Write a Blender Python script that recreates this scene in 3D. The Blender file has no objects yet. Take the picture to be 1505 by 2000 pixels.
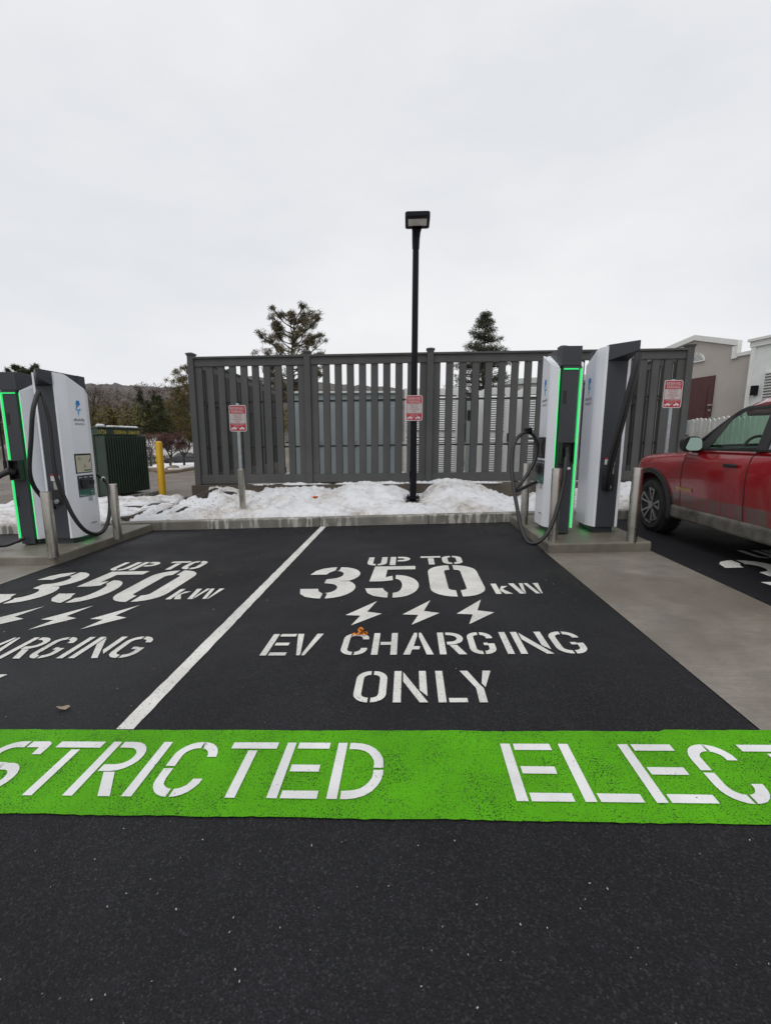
import bpy, bmesh, math, random
import numpy as np
from mathutils import Vector, Matrix, Euler, noise as mnoise
R = math.radians
random.seed(7)
rng = np.random.default_rng(7)
C = bpy.context.scene.collection
sc = bpy.context.scene

# ------------------------------------------------------------------ camera
IW, IH, FPX = 1505.0, 2000.0, 861.36
PITCH, ROLL, YAW, CAMH = 0.162887, 0.00142, -0.0515449, 1.4
SL = 0.035                                   # the lot climbs 3.5 % towards +X
cp, sp, cy, sy = math.cos(PITCH), math.sin(PITCH), math.cos(YAW), math.sin(YAW)
FWD = Vector((sy*cp, cy*cp, -sp)); RT0 = Vector((cy, -sy, 0)); UP0 = RT0.cross(FWD)
RT = RT0*math.cos(ROLL)+UP0*math.sin(ROLL); UP = -RT0*math.sin(ROLL)+UP0*math.cos(ROLL)
OC = Vector((0, 0, CAMH))
cd = bpy.data.cameras.new('camera'); cam = bpy.data.objects.new('camera', cd); C.objects.link(cam)
cam.matrix_world = Matrix(((RT.x, UP.x, -FWD.x, 0), (RT.y, UP.y, -FWD.y, 0), (RT.z, UP.z, -FWD.z, CAMH), (0, 0, 0, 1)))
cd.sensor_fit = 'VERTICAL'; cd.sensor_height = 24.0; cd.lens = 24.0*FPX/IH
cd.clip_start = 0.05; cd.clip_end = 3000
sc.camera = cam

# ------------------------------------------------------------------ sky and sun (overcast)
SUN_EL, SUN_AZ = R(58), R(200)
w = bpy.data.worlds.new("World"); sc.world = w; w.use_nodes = True
nt = w.node_tree; nt.nodes.clear()
out = nt.nodes.new('ShaderNodeOutputWorld'); bg = nt.nodes.new('ShaderNodeBackground')
sky = nt.nodes.new('ShaderNodeTexSky'); sky.sky_type = 'NISHITA'; sky.sun_disc = False
sky.sun_elevation = SUN_EL; sky.sun_rotation = SUN_AZ
tc = nt.nodes.new('ShaderNodeTexCoord')
mp = nt.nodes.new('ShaderNodeMapping'); mp.inputs['Scale'].default_value = (1.0, 1.0, 2.6)
nz = nt.nodes.new('ShaderNodeTexNoise'); nz.inputs['Scale'].default_value = 1.15
nz.inputs['Detail'].default_value = 5; nz.inputs['Roughness'].default_value = 0.55
rp = nt.nodes.new('ShaderNodeValToRGB')
rp.color_ramp.elements[0].position = 0.34; rp.color_ramp.elements[0].color = (7.55, 7.75, 8.15, 1)
rp.color_ramp.elements[1].position = 0.66; rp.color_ramp.elements[1].color = (9.2, 9.2, 9.3, 1)
mx = nt.nodes.new('ShaderNodeMix'); mx.data_type = 'RGBA'; mx.inputs[0].default_value = 0.96
L = nt.links.new
L(tc.outputs['Generated'], mp.inputs['Vector']); L(mp.outputs[0], nz.inputs['Vector']); L(nz.outputs['Fac'], rp.inputs[0])
L(sky.outputs[0], mx.inputs[6]); L(rp.outputs[0], mx.inputs[7]); L(mx.outputs[2], bg.inputs[0])
bg.inputs[1].default_value = 0.1; L(bg.outputs[0], out.inputs[0])
sd = bpy.data.lights.new('sun', 'SUN'); so = bpy.data.objects.new('sun', sd); C.objects.link(so)
sd.energy = 0.85; sd.angle = R(25); sd.color = (1.0, 0.97, 0.93)
# the lamp shines from azimuth SUN_AZ (measured from +Y, clockwise), elevation SUN_EL
sdir = Vector((math.sin(SUN_AZ)*math.cos(SUN_EL), math.cos(SUN_AZ)*math.cos(SUN_EL), math.sin(SUN_EL)))
so.rotation_euler = (sdir).to_track_quat('Z', 'Y').to_euler()
sc.view_settings.view_transform = 'Standard'; sc.view_settings.look = 'None'
sc.view_settings.exposure = 0; sc.view_settings.gamma = 1
sc.cycles.max_bounces = 6; sc.cycles.transparent_max_bounces = 12

# ------------------------------------------------------------------ where things stand
def ray(x, y): return RT*(x-IW/2)-UP*(y-IH/2)+FWD*FPX
def atY(x, y, Y): d = ray(x, y); return OC+d*(Y/d.y)
def atX(x, y, X): d = ray(x, y); return OC+d*(X/d.x)
def atD(x, y, D): return OC+ray(x, y)*(D/FPX)
def onG(x, y, z=0):
    d = ray(x, y); return OC+d*((z-CAMH)/(d.z-SL*d.x))
def gz(x):
    """height of the terrain: the lot's slope, steeper down to the road at the far left"""
    return float(np.interp(x, (-22.0, -14.5, -9.5, 12.0), (-1.35, -0.42, -9.5*SL, 12.0*SL)))
def onT(x, y):
    """where a sight line meets the terrain"""
    d = ray(x, y); t = 0.0
    for k in range(4000):
        t += 0.00003*(1+k*.002); q = OC+d*t
        if q.z < gz(q.x): return Vector((q.x, q.y, gz(q.x)))
    return q

# ------------------------------------------------------------------ mesh helpers
class MB:
    def __init__(s): s.v = []; s.f = []
    def add(s, vs, fs):
        o = len(s.v); s.v += [tuple(p) for p in vs]; s.f += [tuple(i+o for i in f) for f in fs]; return s
    def box(s, c, d, rot=None):
        hx, hy, hz = d[0]/2, d[1]/2, d[2]/2
        vs = [Vector((a*hx, b*hy, e*hz)) for a in (-1, 1) for b in (-1, 1) for e in (-1, 1)]
        if rot is not None:
            m = rot if isinstance(rot, Matrix) else Euler(rot).to_matrix()
            vs = [m @ v for v in vs]
        vs = [v+Vector(c) for v in vs]
        return s.add(vs, [(0, 1, 3, 2), (4, 6, 7, 5), (0, 4, 5, 1), (2, 3, 7, 6), (0, 2, 6, 4), (1, 5, 7, 3)])
    def bar(s, a, b, wd, th=None, upv=(0, 0, 1)):
        a = Vector(a); b = Vector(b); th = wd if th is None else th
        d = (b-a); ln = d.length; d.normalize(); u = Vector(upv)
        r = d.cross(u)
        if r.length < 1e-4: r = d.cross(Vector((1, 0, 0)))
        r.normalize(); u = r.cross(d)
        m = Matrix((r, d, u)).transposed()
        return s.box((a+b)/2, (wd, ln, th), m)
    def prism(s, poly, z0, z1):
        """poly: plan points; z0, z1 numbers or functions of (x, y)"""
        n = len(poly); f0 = z0 if callable(z0) else (lambda x, y: z0); f1 = z1 if callable(z1) else (lambda x, y: z1)
        vs = [(x, y, f0(x, y)) for x, y in poly]+[(x, y, f1(x, y)) for x, y in poly]
        fs = [tuple(range(n))[::-1], tuple(range(n, 2*n))]+[(i, (i+1) % n, n+(i+1) % n, n+i) for i in range(n)]
        return s.add(vs, fs)
    def slab(s, poly, o, r, u, n, th):
        """a flat outline poly (in r,u) raised by th along n"""
        o, r, u, n = Vector(o), Vector(r), Vector(u), Vector(n)
        k = len(poly)
        vs = [o+r*x+u*y for x, y in poly]+[o+r*x+u*y+n*th for x, y in poly]
        fs = [tuple(range(k))[::-1], tuple(range(k, 2*k))]+[(i, (i+1) % k, k+(i+1) % k, k+i) for i in range(k)]
        return s.add(vs, fs)
    def cyl(s, a, b, r0, r1=None, n=16, caps=True):
        return s.tube([a, b], [r0, r0 if r1 is None else r1], n, caps)
    def tube(s, pts, rad, n=8, caps=True):
        pts = [Vector(p) for p in pts]; k = len(pts)
        rad = [rad]*k if not hasattr(rad, '__len__') else rad
        t0 = (pts[1]-pts[0]).normalized()
        nrm = t0.cross(Vector((0, 0, 1)))
        if nrm.length < 1e-3: nrm = t0.cross(Vector((1, 0, 0)))
        nrm.normalize(); o = len(s.v)
        for i, p in enumerate(pts):
            t = (pts[min(i+1, k-1)]-pts[max(i-1, 0)])
            if t.length < 1e-9: t = t0
            t = t.normalized(); nrm = (nrm-t*nrm.dot(t))
            if nrm.length < 1e-6: nrm = t.orthogonal()
            nrm.normalize(); bi = t.cross(nrm)
            for j in range(n):
                a = 2*math.pi*j/n; s.v.append(tuple(p+(nrm*math.cos(a)+bi*math.sin(a))*rad[i]))
        for i in range(k-1):
            for j in range(n):
                s.f.append((o+i*n+j, o+i*n+(j+1) % n, o+(i+1)*n+(j+1) % n, o+(i+1)*n+j))
        if caps:
            s.f.append(tuple(o+j for j in range(n))[::-1]); s.f.append(tuple(o+(k-1)*n+j for j in range(n)))
        return s
    def lathe(s, c, prof, n=24, axis='z'):
        """prof: list of (r, h) along the axis from c"""
        c = Vector(c); o = len(s.v)
        for r, h in prof:
            for j in range(n):
                a = 2*math.pi*j/n; x, y = r*math.cos(a), r*math.sin(a)
                s.v.append(tuple(c+(Vector((x, y, h)) if axis == 'z' else Vector((h, x, y)) if axis == 'x' else Vector((y, h, x)))))
        for i in range(len(prof)-1):
            for j in range(n):
                s.f.append((o+i*n+j, o+i*n+(j+1) % n, o+(i+1)*n+(j+1) % n, o+(i+1)*n+j))
        s.f.append(tuple(o+j for j in range(n))[::-1]); s.f.append(tuple(o+(len(prof)-1)*n+j for j in range(n)))
        return s
    def text(s, txt, o, r, u, size, align='CENTER', lift=0.0, squeeze=1.0, bold=0.0):
        cu = bpy.data.curves.new('tmp', 'FONT'); cu.body = txt; cu.size = size; cu.align_x = align; cu.align_y = 'BOTTOM_BASELINE'
        cu.resolution_u = 2; cu.offset = bold
        ob = bpy.data.objects.new('tmp', cu); C.objects.link(ob)
        dg = bpy.context.evaluated_depsgraph_get(); me = bpy.data.meshes.new_from_object(ob.evaluated_get(dg))
        o, r, u = Vector(o), Vector(r), Vector(u); n = r.cross(u)
        s.add([o+r*(v.co.x*squeeze)+u*v.co.y+n*lift for v in me.vertices], [tuple(p.vertices) for p in me.polygons])
        bpy.data.objects.remove(ob); bpy.data.curves.remove(cu); bpy.data.meshes.remove(me)
        return s
    def build(s, name, mat, parent=None, smooth=False, bevel=0.0, seg=2, ang=40, fix=True):
        me = bpy.data.meshes.new(name); me.from_pydata(s.v, [], s.f); me.validate()
        if fix:
            bm = bmesh.new(); bm.from_mesh(me); bmesh.ops.recalc_face_normals(bm, faces=bm.faces); bm.to_mesh(me); bm.free()
        ob = bpy.data.objects.new(name, me); C.objects.link(ob)
        if mat is not None: me.materials.append(mat)
        if parent is not None: ob.parent = parent
        if smooth:
            for p in me.polygons: p.use_smooth = True
            if smooth != 'all':
                bm = bmesh.new(); bm.from_mesh(me)
                for e in bm.edges:
                    if len(e.link_faces) == 2 and e.calc_face_angle(0) > R(ang): e.smooth = False
                bm.to_mesh(me); bm.free()
        if bevel:
            m = ob.modifiers.new('bevel', 'BEVEL'); m.width = bevel; m.segments = seg; m.limit_method = 'ANGLE'; m.angle_limit = R(ang)
        return ob

def tag(o, label=None, cat=None, group=None, kind=None):
    if label: o['label'] = label
    if cat: o['category'] = cat
    if group: o['group'] = group
    if kind: o['kind'] = kind
    return o
def empty(name, loc, label, cat, group=None, rz=0.0, rot=None):
    o = bpy.data.objects.new(name, None); C.objects.link(o); o.location = loc
    o.rotation_euler = rot if rot else (0, 0, rz); o.empty_display_size = 0.2
    return tag(o, label, cat, group)
def copy_tree(o, parent=None):
    c = o.copy(); C.objects.link(c)
    if parent is not None: c.parent = parent
    for ch in list(o.children): copy_tree(ch, c)
    return c
def spline(pts, sub=8):
    pts = [Vector(p) for p in pts]; P = [pts[0]*2-pts[1]]+pts+[pts[-1]*2-pts[-2]]; o = []
    for i in range(1, len(P)-2):
        for k in range(sub):
            t = k/sub; a, b, c, d = P[i-1], P[i], P[i+1], P[i+2]
            o.append(0.5*((2*b)+(c-a)*t+(2*a-5*b+4*c-d)*t*t+(-a+3*b-3*c+d)*t*t*t))
    return o+[pts[-1]]
def fbm(x, y, z=0.0, o=4): return mnoise.fractal(Vector((x, y, z)), 1.0, 2.0, o)

# ------------------------------------------------------------------ materials
class NT:
    def __init__(s, name):
        s.m = bpy.data.materials.new(name); s.m.use_nodes = True; s.t = s.m.node_tree
        s.b = s.t.nodes['Principled BSDF']; s.tc = s.t.nodes.new('ShaderNodeTexCoord'); s.vec = s.tc.outputs['Object']
    def n(s, ty, **kw):
        nd = s.t.nodes.new(ty)
        for k, v in kw.items(): setattr(nd, k, v)
        return nd
    def link(s, a, b): s.t.links.new(a, b)
    def scaled(s, sx, sy, sz):
        m = s.n('ShaderNodeMapping'); m.inputs['Scale'].default_value = (sx, sy, sz); s.link(s.vec, m.inputs[0]); return m.outputs[0]
    def noise(s, scale, detail=3, rough=0.5, vec=None, dist=0):
        nd = s.n('ShaderNodeTexNoise'); nd.inputs['Scale'].default_value = scale; nd.inputs['Detail'].default_value = detail
        nd.inputs['Roughness'].default_value = rough; nd.inputs['Distortion'].default_value = dist
        s.link(vec or s.vec, nd.inputs['Vector']); return nd.outputs['Fac']
    def voro(s, scale, feature='F1', vec=None, out='Distance'):
        nd = s.n('ShaderNodeTexVoronoi', feature=feature); nd.inputs['Scale'].default_value = scale
        s.link(vec or s.vec, nd.inputs['Vector']); return nd.outputs[out]
    def ramp(s, fac, stops, interp='LINEAR'):
        nd = s.n('ShaderNodeValToRGB'); cr = nd.color_ramp; cr.interpolation = interp
        while len(cr.elements) < len(stops): cr.elements.new(0.5)
        for e, (p, c) in zip(cr.elements, stops):
            e.position = p; e.color = (c, c, c, 1) if not hasattr(c, '__len__') else (*c[:3], 1)
        s.link(fac, nd.inputs[0]); return nd.outputs[0]
    def mix(s, fac, a, b, mode='MIX'):
        nd = s.n('ShaderNodeMix', data_type='RGBA', blend_type=mode)
        for i, v in ((0, fac), (6, a), (7, b)):
            if hasattr(v, 'is_linked'): s.link(v, nd.inputs[i])
            elif i == 0: nd.inputs[0].default_value = v
            else: nd.inputs[i].default_value = (v, v, v, 1) if not hasattr(v, '__len__') else (*v[:3], 1)
        return nd.outputs[2]
    def math(s, op, a, b=0.0):
        nd = s.n('ShaderNodeMath', operation=op)
        for i, v in ((0, a), (1, b)):
            if hasattr(v, 'is_linked'): s.link(v, nd.inputs[i])
            else: nd.inputs[i].default_value = v
        return nd.outputs[0]
    def sep(s):
        nd = s.n('ShaderNodeSeparateXYZ'); s.link(s.vec, nd.inputs[0]); return nd.outputs
    def bump(s, h, strength=0.3, dist=0.01):
        nd = s.n('ShaderNodeBump'); nd.inputs['Strength'].default_value = strength; nd.inputs['Distance'].default_value = dist
        s.link(h, nd.inputs['Height']); s.link(nd.outputs[0], s.b.inputs['Normal'])
    def set(s, **kw):
        mp_ = dict(col='Base Color', rough='Roughness', metal='Metallic', spec='Specular IOR Level', coat='Coat Weight', emit='Emission Color', emits='Emission Strength', alpha='Alpha')
        for k, v in kw.items():
            i = s.b.inputs[mp_[k]]
            if hasattr(v, 'is_linked'): s.link(v, i)
            else: i.default_value = (*v[:3], 1) if hasattr(v, '__len__') else v
        return s
def simple(name, col, rough=0.55, metal=0.0, var=0.12, vs=6.0, bump=0.0, bs=60.0, spec=0.5, coat=0.0):
    t = NT(name); c0 = [c*(1-var) for c in col]; c1 = [c*(1+var) for c in col]
    f = t.ramp(t.noise(vs, 4, 0.6), [(0.3, c0), (0.7, c1)])
    t.set(col=f, rough=rough, metal=metal, spec=spec, coat=coat)
    if bump: t.bump(t.noise(bs, 3), bump, 0.005)
    return t.m
def emitter(name, col, strength):
    t = NT(name); t.set(col=[c*0.2 for c in col], rough=0.4, emit=col, emits=strength); return t.m

def asphalt_mat(name, dark, light, speck, wet=True):
    t = NT(name)
    ag = t.voro(215.0, out='Color'); big = t.noise(0.9, 4, 0.6); mid = t.noise(7.0, 3, 0.6)
    sp_ = t.n('ShaderNodeSeparateColor'); t.link(ag, sp_.inputs[0])
    base = t.ramp(sp_.outputs[0], [(0.0, [c*0.55 for c in dark]), (0.6, dark), (0.95, light), (1.0, [c*2.6 for c in light])])
    base = t.mix(t.ramp(big, [(0.38, 0.0), (0.66, 0.55)]), base, [c*0.5 for c in dark])
    base = t.mix(t.ramp(t.noise(0.33, 5, 0.7, dist=0.7), [(0.50, 0.0), (0.72, 0.40)]), base, [c*1.25+.004 for c in light])
    base = t.mix(t.ramp(mid, [(0.5, 0.0), (0.75, 0.25)]), base, [c*1.2 for c in light])
    v2 = t.n('ShaderNodeTexVoronoi', feature='F1'); v2.inputs['Scale'].default_value = 26.0; t.link(t.vec, v2.inputs['Vector'])
    v2c = t.n('ShaderNodeSeparateColor'); t.link(v2.outputs['Color'], v2c.inputs[0])
    near = t.math('LESS_THAN', v2.outputs['Distance'], t.math('MULTIPLY', v2c.outputs[1], 0.08))
    pick = t.math('MULTIPLY', near, t.math('GREATER_THAN', v2c.outputs[0], 0.86))
    base = t.mix(pick, base, speck)
    # dusty scuffs
    sc_ = t.ramp(t.noise(1.7, 5, 0.7, dist=0.6), [(0.62, 0.0), (0.80, 0.5)])
    base = t.mix(sc_, base, [c*1.1+0.008 for c in light])
    # brown stains and a few pale salt bloom patches
    bs = t.math('MULTIPLY', t.ramp(t.noise(0.75, 2, 0.5, dist=0.4), [(0.60, 0.0), (0.70, 1.0)]), t.ramp(t.noise(14.0, 5, 0.75), [(0.35, 0.0), (0.75, 0.55)]))
    base = t.mix(bs, base, (0.060, 0.047, 0.034) if wet else (0.10, 0.085, 0.07))
    co = t.voro(145.0, out='Color'); cs_ = t.n('ShaderNodeSeparateColor'); t.link(co, cs_.inputs[0])
    base = t.mix(t.ramp(cs_.outputs[1], [(0.0, 0.55), (0.45, 0.0), (1.0, 0.0)]), base, [c*0.25 for c in dark])
    base = t.mix(t.ramp(cs_.outputs[2], [(0.88, 0.0), (0.98, 0.40)]), base, [light[0]*2.2]*3)
    t.set(col=base, spec=0.24)
    rr = t.ramp(t.noise(0.55, 3, 0.55), [(0.38, 0.42), (0.62, 0.72)])
    t.set(rough=rr if wet else 0.85)
    h = t.mix(0.5, t.voro(145.0), t.noise(120.0, 3, 0.6)); t.bump(h, 0.85, 0.005)
    return t.m
m_asph = asphalt_mat('new_asphalt', (0.0080, 0.0081, 0.0108), (0.020, 0.020, 0.0245), (0.16, 0.15, 0.14))
m_road = asphalt_mat('old_asphalt', (0.19, 0.165, 0.142), (0.30, 0.262, 0.225), (0.42, 0.39, 0.35), wet=False)
def paint_mat(name, col, pit, amount, scale=95.0, wear=0.5, spec=0.3):
    t = NT(name)
    p = t.noise(scale, 3, 0.6); q = t.noise(5.0, 4, 0.6)
    th = t.math('ADD', p, t.math('MULTIPLY', q, 0.22))
    fac = t.ramp(th, [(amount, 1.0), (amount+0.045, 0.0)])
    c = t.ramp(t.noise(3.0, 4, 0.6), [(0.3, [x*0.80 for x in col]), (0.7, [x*1.08 for x in col])])
    st = t.ramp(t.noise(2.3, 4, 0.65, dist=0.5), [(0.60, 0.0), (0.78, wear)])
    c = t.mix(st, c, [col[0]*0.72, col[1]*0.66, col[2]*0.58])
    c = t.mix(fac, c, pit)
    t.set(col=c, rough=0.62, spec=spec); t.bump(t.noise(110.0, 3, 0.6), 0.5, 0.004)
    return t.m
m_white = paint_mat('white_road_paint', (0.70, 0.69, 0.65), (0.12, 0.12, 0.115), 0.455, scale=120.0)
m_whitenew = paint_mat('fresh_white_road_paint', (0.76, 0.76, 0.76), (0.14, 0.14, 0.14), 0.40, wear=0.2)
m_green = paint_mat('green_road_paint', (0.092, 0.375, 0.006), (0.020, 0.055, 0.012), 0.50, scale=170.0, wear=0.38, spec=0.12)

def concrete_mat(name, col, drips=False, wet=0.5, brushed=False):
    t = NT(name)
    c = t.ramp(t.noise(2.2, 6, 0.65), [(0.30, [x*0.55 for x in col]), (0.70, [x*1.20 for x in col])])
    c = t.mix(t.ramp(t.noise(0.8, 5, 0.65, dist=0.8), [(0.44, 0.0), (0.64, 0.62)]), c, [col[0]*0.55, col[1]*0.5, col[2]*0.44])
    c = t.mix(t.ramp(t.noise(55.0, 2, 0.5), [(0.3, 0.35), (0.6, 0.0)]), c, [x*0.6 for x in col])
    if brushed:
        c = t.mix(t.ramp(t.noise(1.0, 4, 0.7, t.scaled(5.0, 75.0, 5.0)), [(0.35, 0.38), (0.6, 0.0)]), c, [x*0.45 for x in col])
    if drips:
        v = t.scaled(14.0, 14.0, 2.2); d = t.noise(1.0, 3, 0.6, v)
        m = t.scaled(0.8, 0.8, 0.8); dm = t.noise(1.0, 2, 0.5, m)
        f = t.math('MULTIPLY', t.ramp(d, [(0.50, 0.0), (0.58, 0.85)]), t.ramp(dm, [(0.40, 0.0), (0.52, 1.0)]))
        c = t.mix(f, c, (0.52, 0.50, 0.46))
    t.set(col=c, rough=wet, spec=0.4); t.bump(t.mix(0.5, t.noise(40.0, 4, 0.6), t.noise(160.0, 2)), 0.35, 0.006)
    return t.m
m_apron = concrete_mat('wet_concrete', (0.262, 0.236, 0.203), wet=0.42, brushed=True)
m_plinth = concrete_mat('plinth_concrete', (0.205, 0.188, 0.152), drips=False, wet=0.36)
m_kerb = concrete_mat('kerb_concrete', (0.24, 0.23, 0.20), drips=True, wet=0.7)
m_wall = concrete_mat('stained_wall_concrete', (0.10, 0.083, 0.066), wet=0.75)
def snow_mat():
    t = NT('snow')
    c = t.ramp(t.noise(3.0, 5, 0.6), [(0.3, (0.82, 0.84, 0.88)), (0.7, (0.93, 0.93, 0.94))])
    d = t.math('MULTIPLY', t.ramp(t.noise(0.95, 3, 0.6), [(0.45, 0.0), (0.60, 1.0)]), t.ramp(t.noise(9.0, 6, 0.78), [(0.36, 0.0), (0.66, 0.9)]))
    c = t.mix(d, c, (0.36, 0.285, 0.20))
    g = t.math('MULTIPLY', t.ramp(t.noise(30.0, 5, 0.8), [(0.58, 0.0), (0.68, 0.9)]), t.ramp(t.noise(1.1, 3, 0.6), [(0.42, 0.0), (0.58, 1.0)]))
    c = t.mix(g, c, (0.06, 0.05, 0.04))
    t.set(col=c, rough=0.75, spec=0.25); t.bump(t.mix(0.5, t.noise(16.0, 6, 0.75), t.noise(60.0, 5, 0.7)), 1.0, 0.045)
    return t.m
m_snow = snow_mat()
m_soil = simple('dark_mulch', (0.035, 0.027, 0.02), 0.9, var=0.6, vs=35, bump=1.0, bs=45)
m_gravel = simple('bare_ground', (0.16, 0.14, 0.11), 0.95, var=0.4, vs=3, bump=0.6, bs=30)
m_fence = NT('charcoal_fence')
_c = m_fence.ramp(m_fence.noise(1.3, 5, 0.6), [(0.3, (0.074, 0.077, 0.074)), (0.7, (0.094, 0.096, 0.091))])
_v = m_fence.scaled(60, 60, 1.5); _g = m_fence.noise(1.0, 4, 0.6, _v)
_c = m_fence.mix(m_fence.ramp(m_fence.noise(1.0, 1, 0.5, m_fence.scaled(5.5, 5.5, 0.02)), [(0.35, 0.0), (0.65, 0.28)]), _c, (0.052, 0.054, 0.053))
_c = m_fence.mix(m_fence.ramp(m_fence.noise(1.0, 4, 0.7, m_fence.scaled(22, 22, 0.9)), [(0.60, 0.0), (0.75, 0.35)]), _c, (0.15, 0.15, 0.14))
m_fence.set(col=_c, rough=0.6, spec=0.3); m_fence.bump(_g, 0.25, 0.003); m_fence = m_fence.m
m_fblack = simple('black_rail', (0.012, 0.012, 0.013), 0.6)
m_black = simple('black_metal', (0.006, 0.006, 0.010), 0.5, var=0.2, spec=0.18)
m_bplast = simple('black_plastic', (0.014, 0.014, 0.015), 0.5, var=0.2)
m_rubber = simple('cable_rubber', (0.012, 0.012, 0.014), 0.45, var=0.25, vs=20)
m_char = simple('charger_charcoal', (0.045, 0.049, 0.058), 0.48, var=0.1, vs=2.0, spec=0.4)
m_cwhite = simple('charger_white', (0.80, 0.82, 0.86), 0.22, var=0.03, vs=1.2, spec=0.5)
m_led = emitter('green_led', (0.03, 0.84, 0.19), 1.0)
m_glow = emitter('green_underglow', (0.02, 0.92, 0.21), 3.0)
m_blue = simple('logo_blue', (0.03, 0.22, 0.55), 0.4, var=0.08)
m_bluel = simple('logo_light_blue', (0.12, 0.38, 0.66), 0.4, var=0.08)
m_ink = simple('logo_ink', (0.03, 0.03, 0.035), 0.5)
m_inkg = simple('logo_grey_ink', (0.22, 0.22, 0.24), 0.5)
m_teal = simple('teal_panel', (0.012, 0.11, 0.075), 0.4, var=0.15, vs=9)
m_label = simple('white_label', (0.62, 0.62, 0.62), 0.5, var=0.05)
m_labelg = simple('grey_label', (0.34, 0.33, 0.31), 0.5, var=0.2, vs=30)
m_red = simple('sign_red', (0.42, 0.022, 0.04), 0.4, var=0.08)
m_signw = simple('sign_white', (0.60, 0.58, 0.57), 0.4, var=0.06)
m_signg = simple('sign_grey_white', (0.46, 0.455, 0.45), 0.4, var=0.06)
m_scr = NT('lit_screen')
_sv = m_scr.ramp(m_scr.noise(3.0, 2), [(0.3, (0.30, 0.29, 0.22)), (0.7, (0.40, 0.39, 0.30))])
m_scr.set(col=(0.02, 0.02, 0.02), rough=0.15, emit=_sv, emits=0.55); m_scr = m_scr.m
m_scrdark = simple('dark_screen', (0.045, 0.04, 0.04), 0.12, var=0.2)
def steel_mat():
    t = NT('stainless_steel')
    t.set(col=t.ramp(t.noise(4.0, 4, 0.6, t.scaled(1, 1, .5)), [(0.3, (0.40, 0.375, 0.34)), (0.7, (0.53, 0.50, 0.45))]), metal=1.0, rough=t.ramp(t.noise(9, 3, 0.5), [(0.3, 0.24), (0.7, 0.36)]))
    return t.m
m_steel = steel_mat()
m_galv = simple('galvanised_post', (0.40, 0.43, 0.45), 0.45, metal=0.7, var=0.15, vs=14)
m_yellow = simple('yellow_paint', (0.62, 0.36, 0.01), 0.42, var=0.08, vs=3)
m_xgreen = simple('transformer_green', (0.027, 0.046, 0.033), 0.42, var=0.2, vs=2)
m_xtext = simple('yellow_stencil', (0.72, 0.62, 0.06), 0.6)
m_cab = simple('cabinet_grey', (0.30, 0.345, 0.355), 0.5, var=0.07, vs=1.5)
m_cabw = simple('cabinet_white', (0.82, 0.83, 0.82), 0.45, var=0.05, vs=1.5)
m_louv = simple('louvre_white', (0.84, 0.85, 0.85), 0.45, var=0.04)
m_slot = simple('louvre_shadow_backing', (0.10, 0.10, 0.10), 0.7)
m_stucco = simple('taupe_stucco', (0.43, 0.395, 0.365), 0.9, var=0.08, vs=1.2, bump=0.3, bs=90)
m_trim = simple('pale_trim', (0.74, 0.75, 0.72), 0.6, var=0.06)
m_sidew = simple('white_siding', (0.72, 0.74, 0.72), 0.6, var=0.05)
m_door = simple('maroon_door', (0.075, 0.020, 0.020), 0.4, var=0.15)
m_picket = simple('picket_paint', (0.80, 0.81, 0.77), 0.7, var=0.1, vs=4, bump=0.2)
m_yard = simple('snowy_yard_gravel', (0.52, 0.51, 0.50), 0.9, var=0.35, vs=4, bump=0.5, bs=30)
m_roof = simple('grey_roofing', (0.26, 0.28, 0.26), 0.8, var=0.15)
m_bark = simple('bark', (0.055, 0.042, 0.033), 0.9, var=0.35, vs=8)
m_barkp = simple('pale_bark', (0.26, 0.23, 0.20), 0.9, var=0.3, vs=8)
m_orange = simple('orange_ribbon', (0.95, 0.27, 0.01), 0.5, var=0.15, vs=60)
m_leaf = simple('dead_leaf', (0.28, 0.21, 0.15), 0.8, var=0.3, vs=40)
m_bronze = simple('bronze_lens', (0.85, 0.82, 0.76), 0.35, var=0.15, vs=60)
def foliage(name, a, b, sc_=1.6):
    t = NT(name)
    t.set(col=t.ramp(t.noise(sc_, 4, 0.65), [(0.3, a), (0.7, b)]), rough=0.75, spec=0.2); return t.m
m_pine = foliage('pine_needles', (0.052, 0.056, 0.030), (0.17, 0.13, 0.075))
m_spruce = foliage('spruce_needles', (0.036, 0.046, 0.032), (0.095, 0.10, 0.064))
m_evg = foliage('dark_evergreen', (0.026, 0.034, 0.014), (0.070, 0.076, 0.030), 0.9)
m_olive = foliage('olive_needles', (0.075, 0.066, 0.025), (0.17, 0.13, 0.05), 0.8)
m_twig = foliage('bare_twigs', (0.095, 0.075, 0.062), (0.18, 0.145, 0.125), 0.2)
m_crab = foliage('red_twigs', (0.10, 0.045, 0.042), (0.17, 0.09, 0.075), 1.2)
m_under = foliage('undergrowth', (0.058, 0.078, 0.030), (0.16, 0.125, 0.05), 0.15)
m_hill = foliage('wooded_ridge', (0.070, 0.066, 0.064), (0.135, 0.118, 0.108), 0.09)
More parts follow.
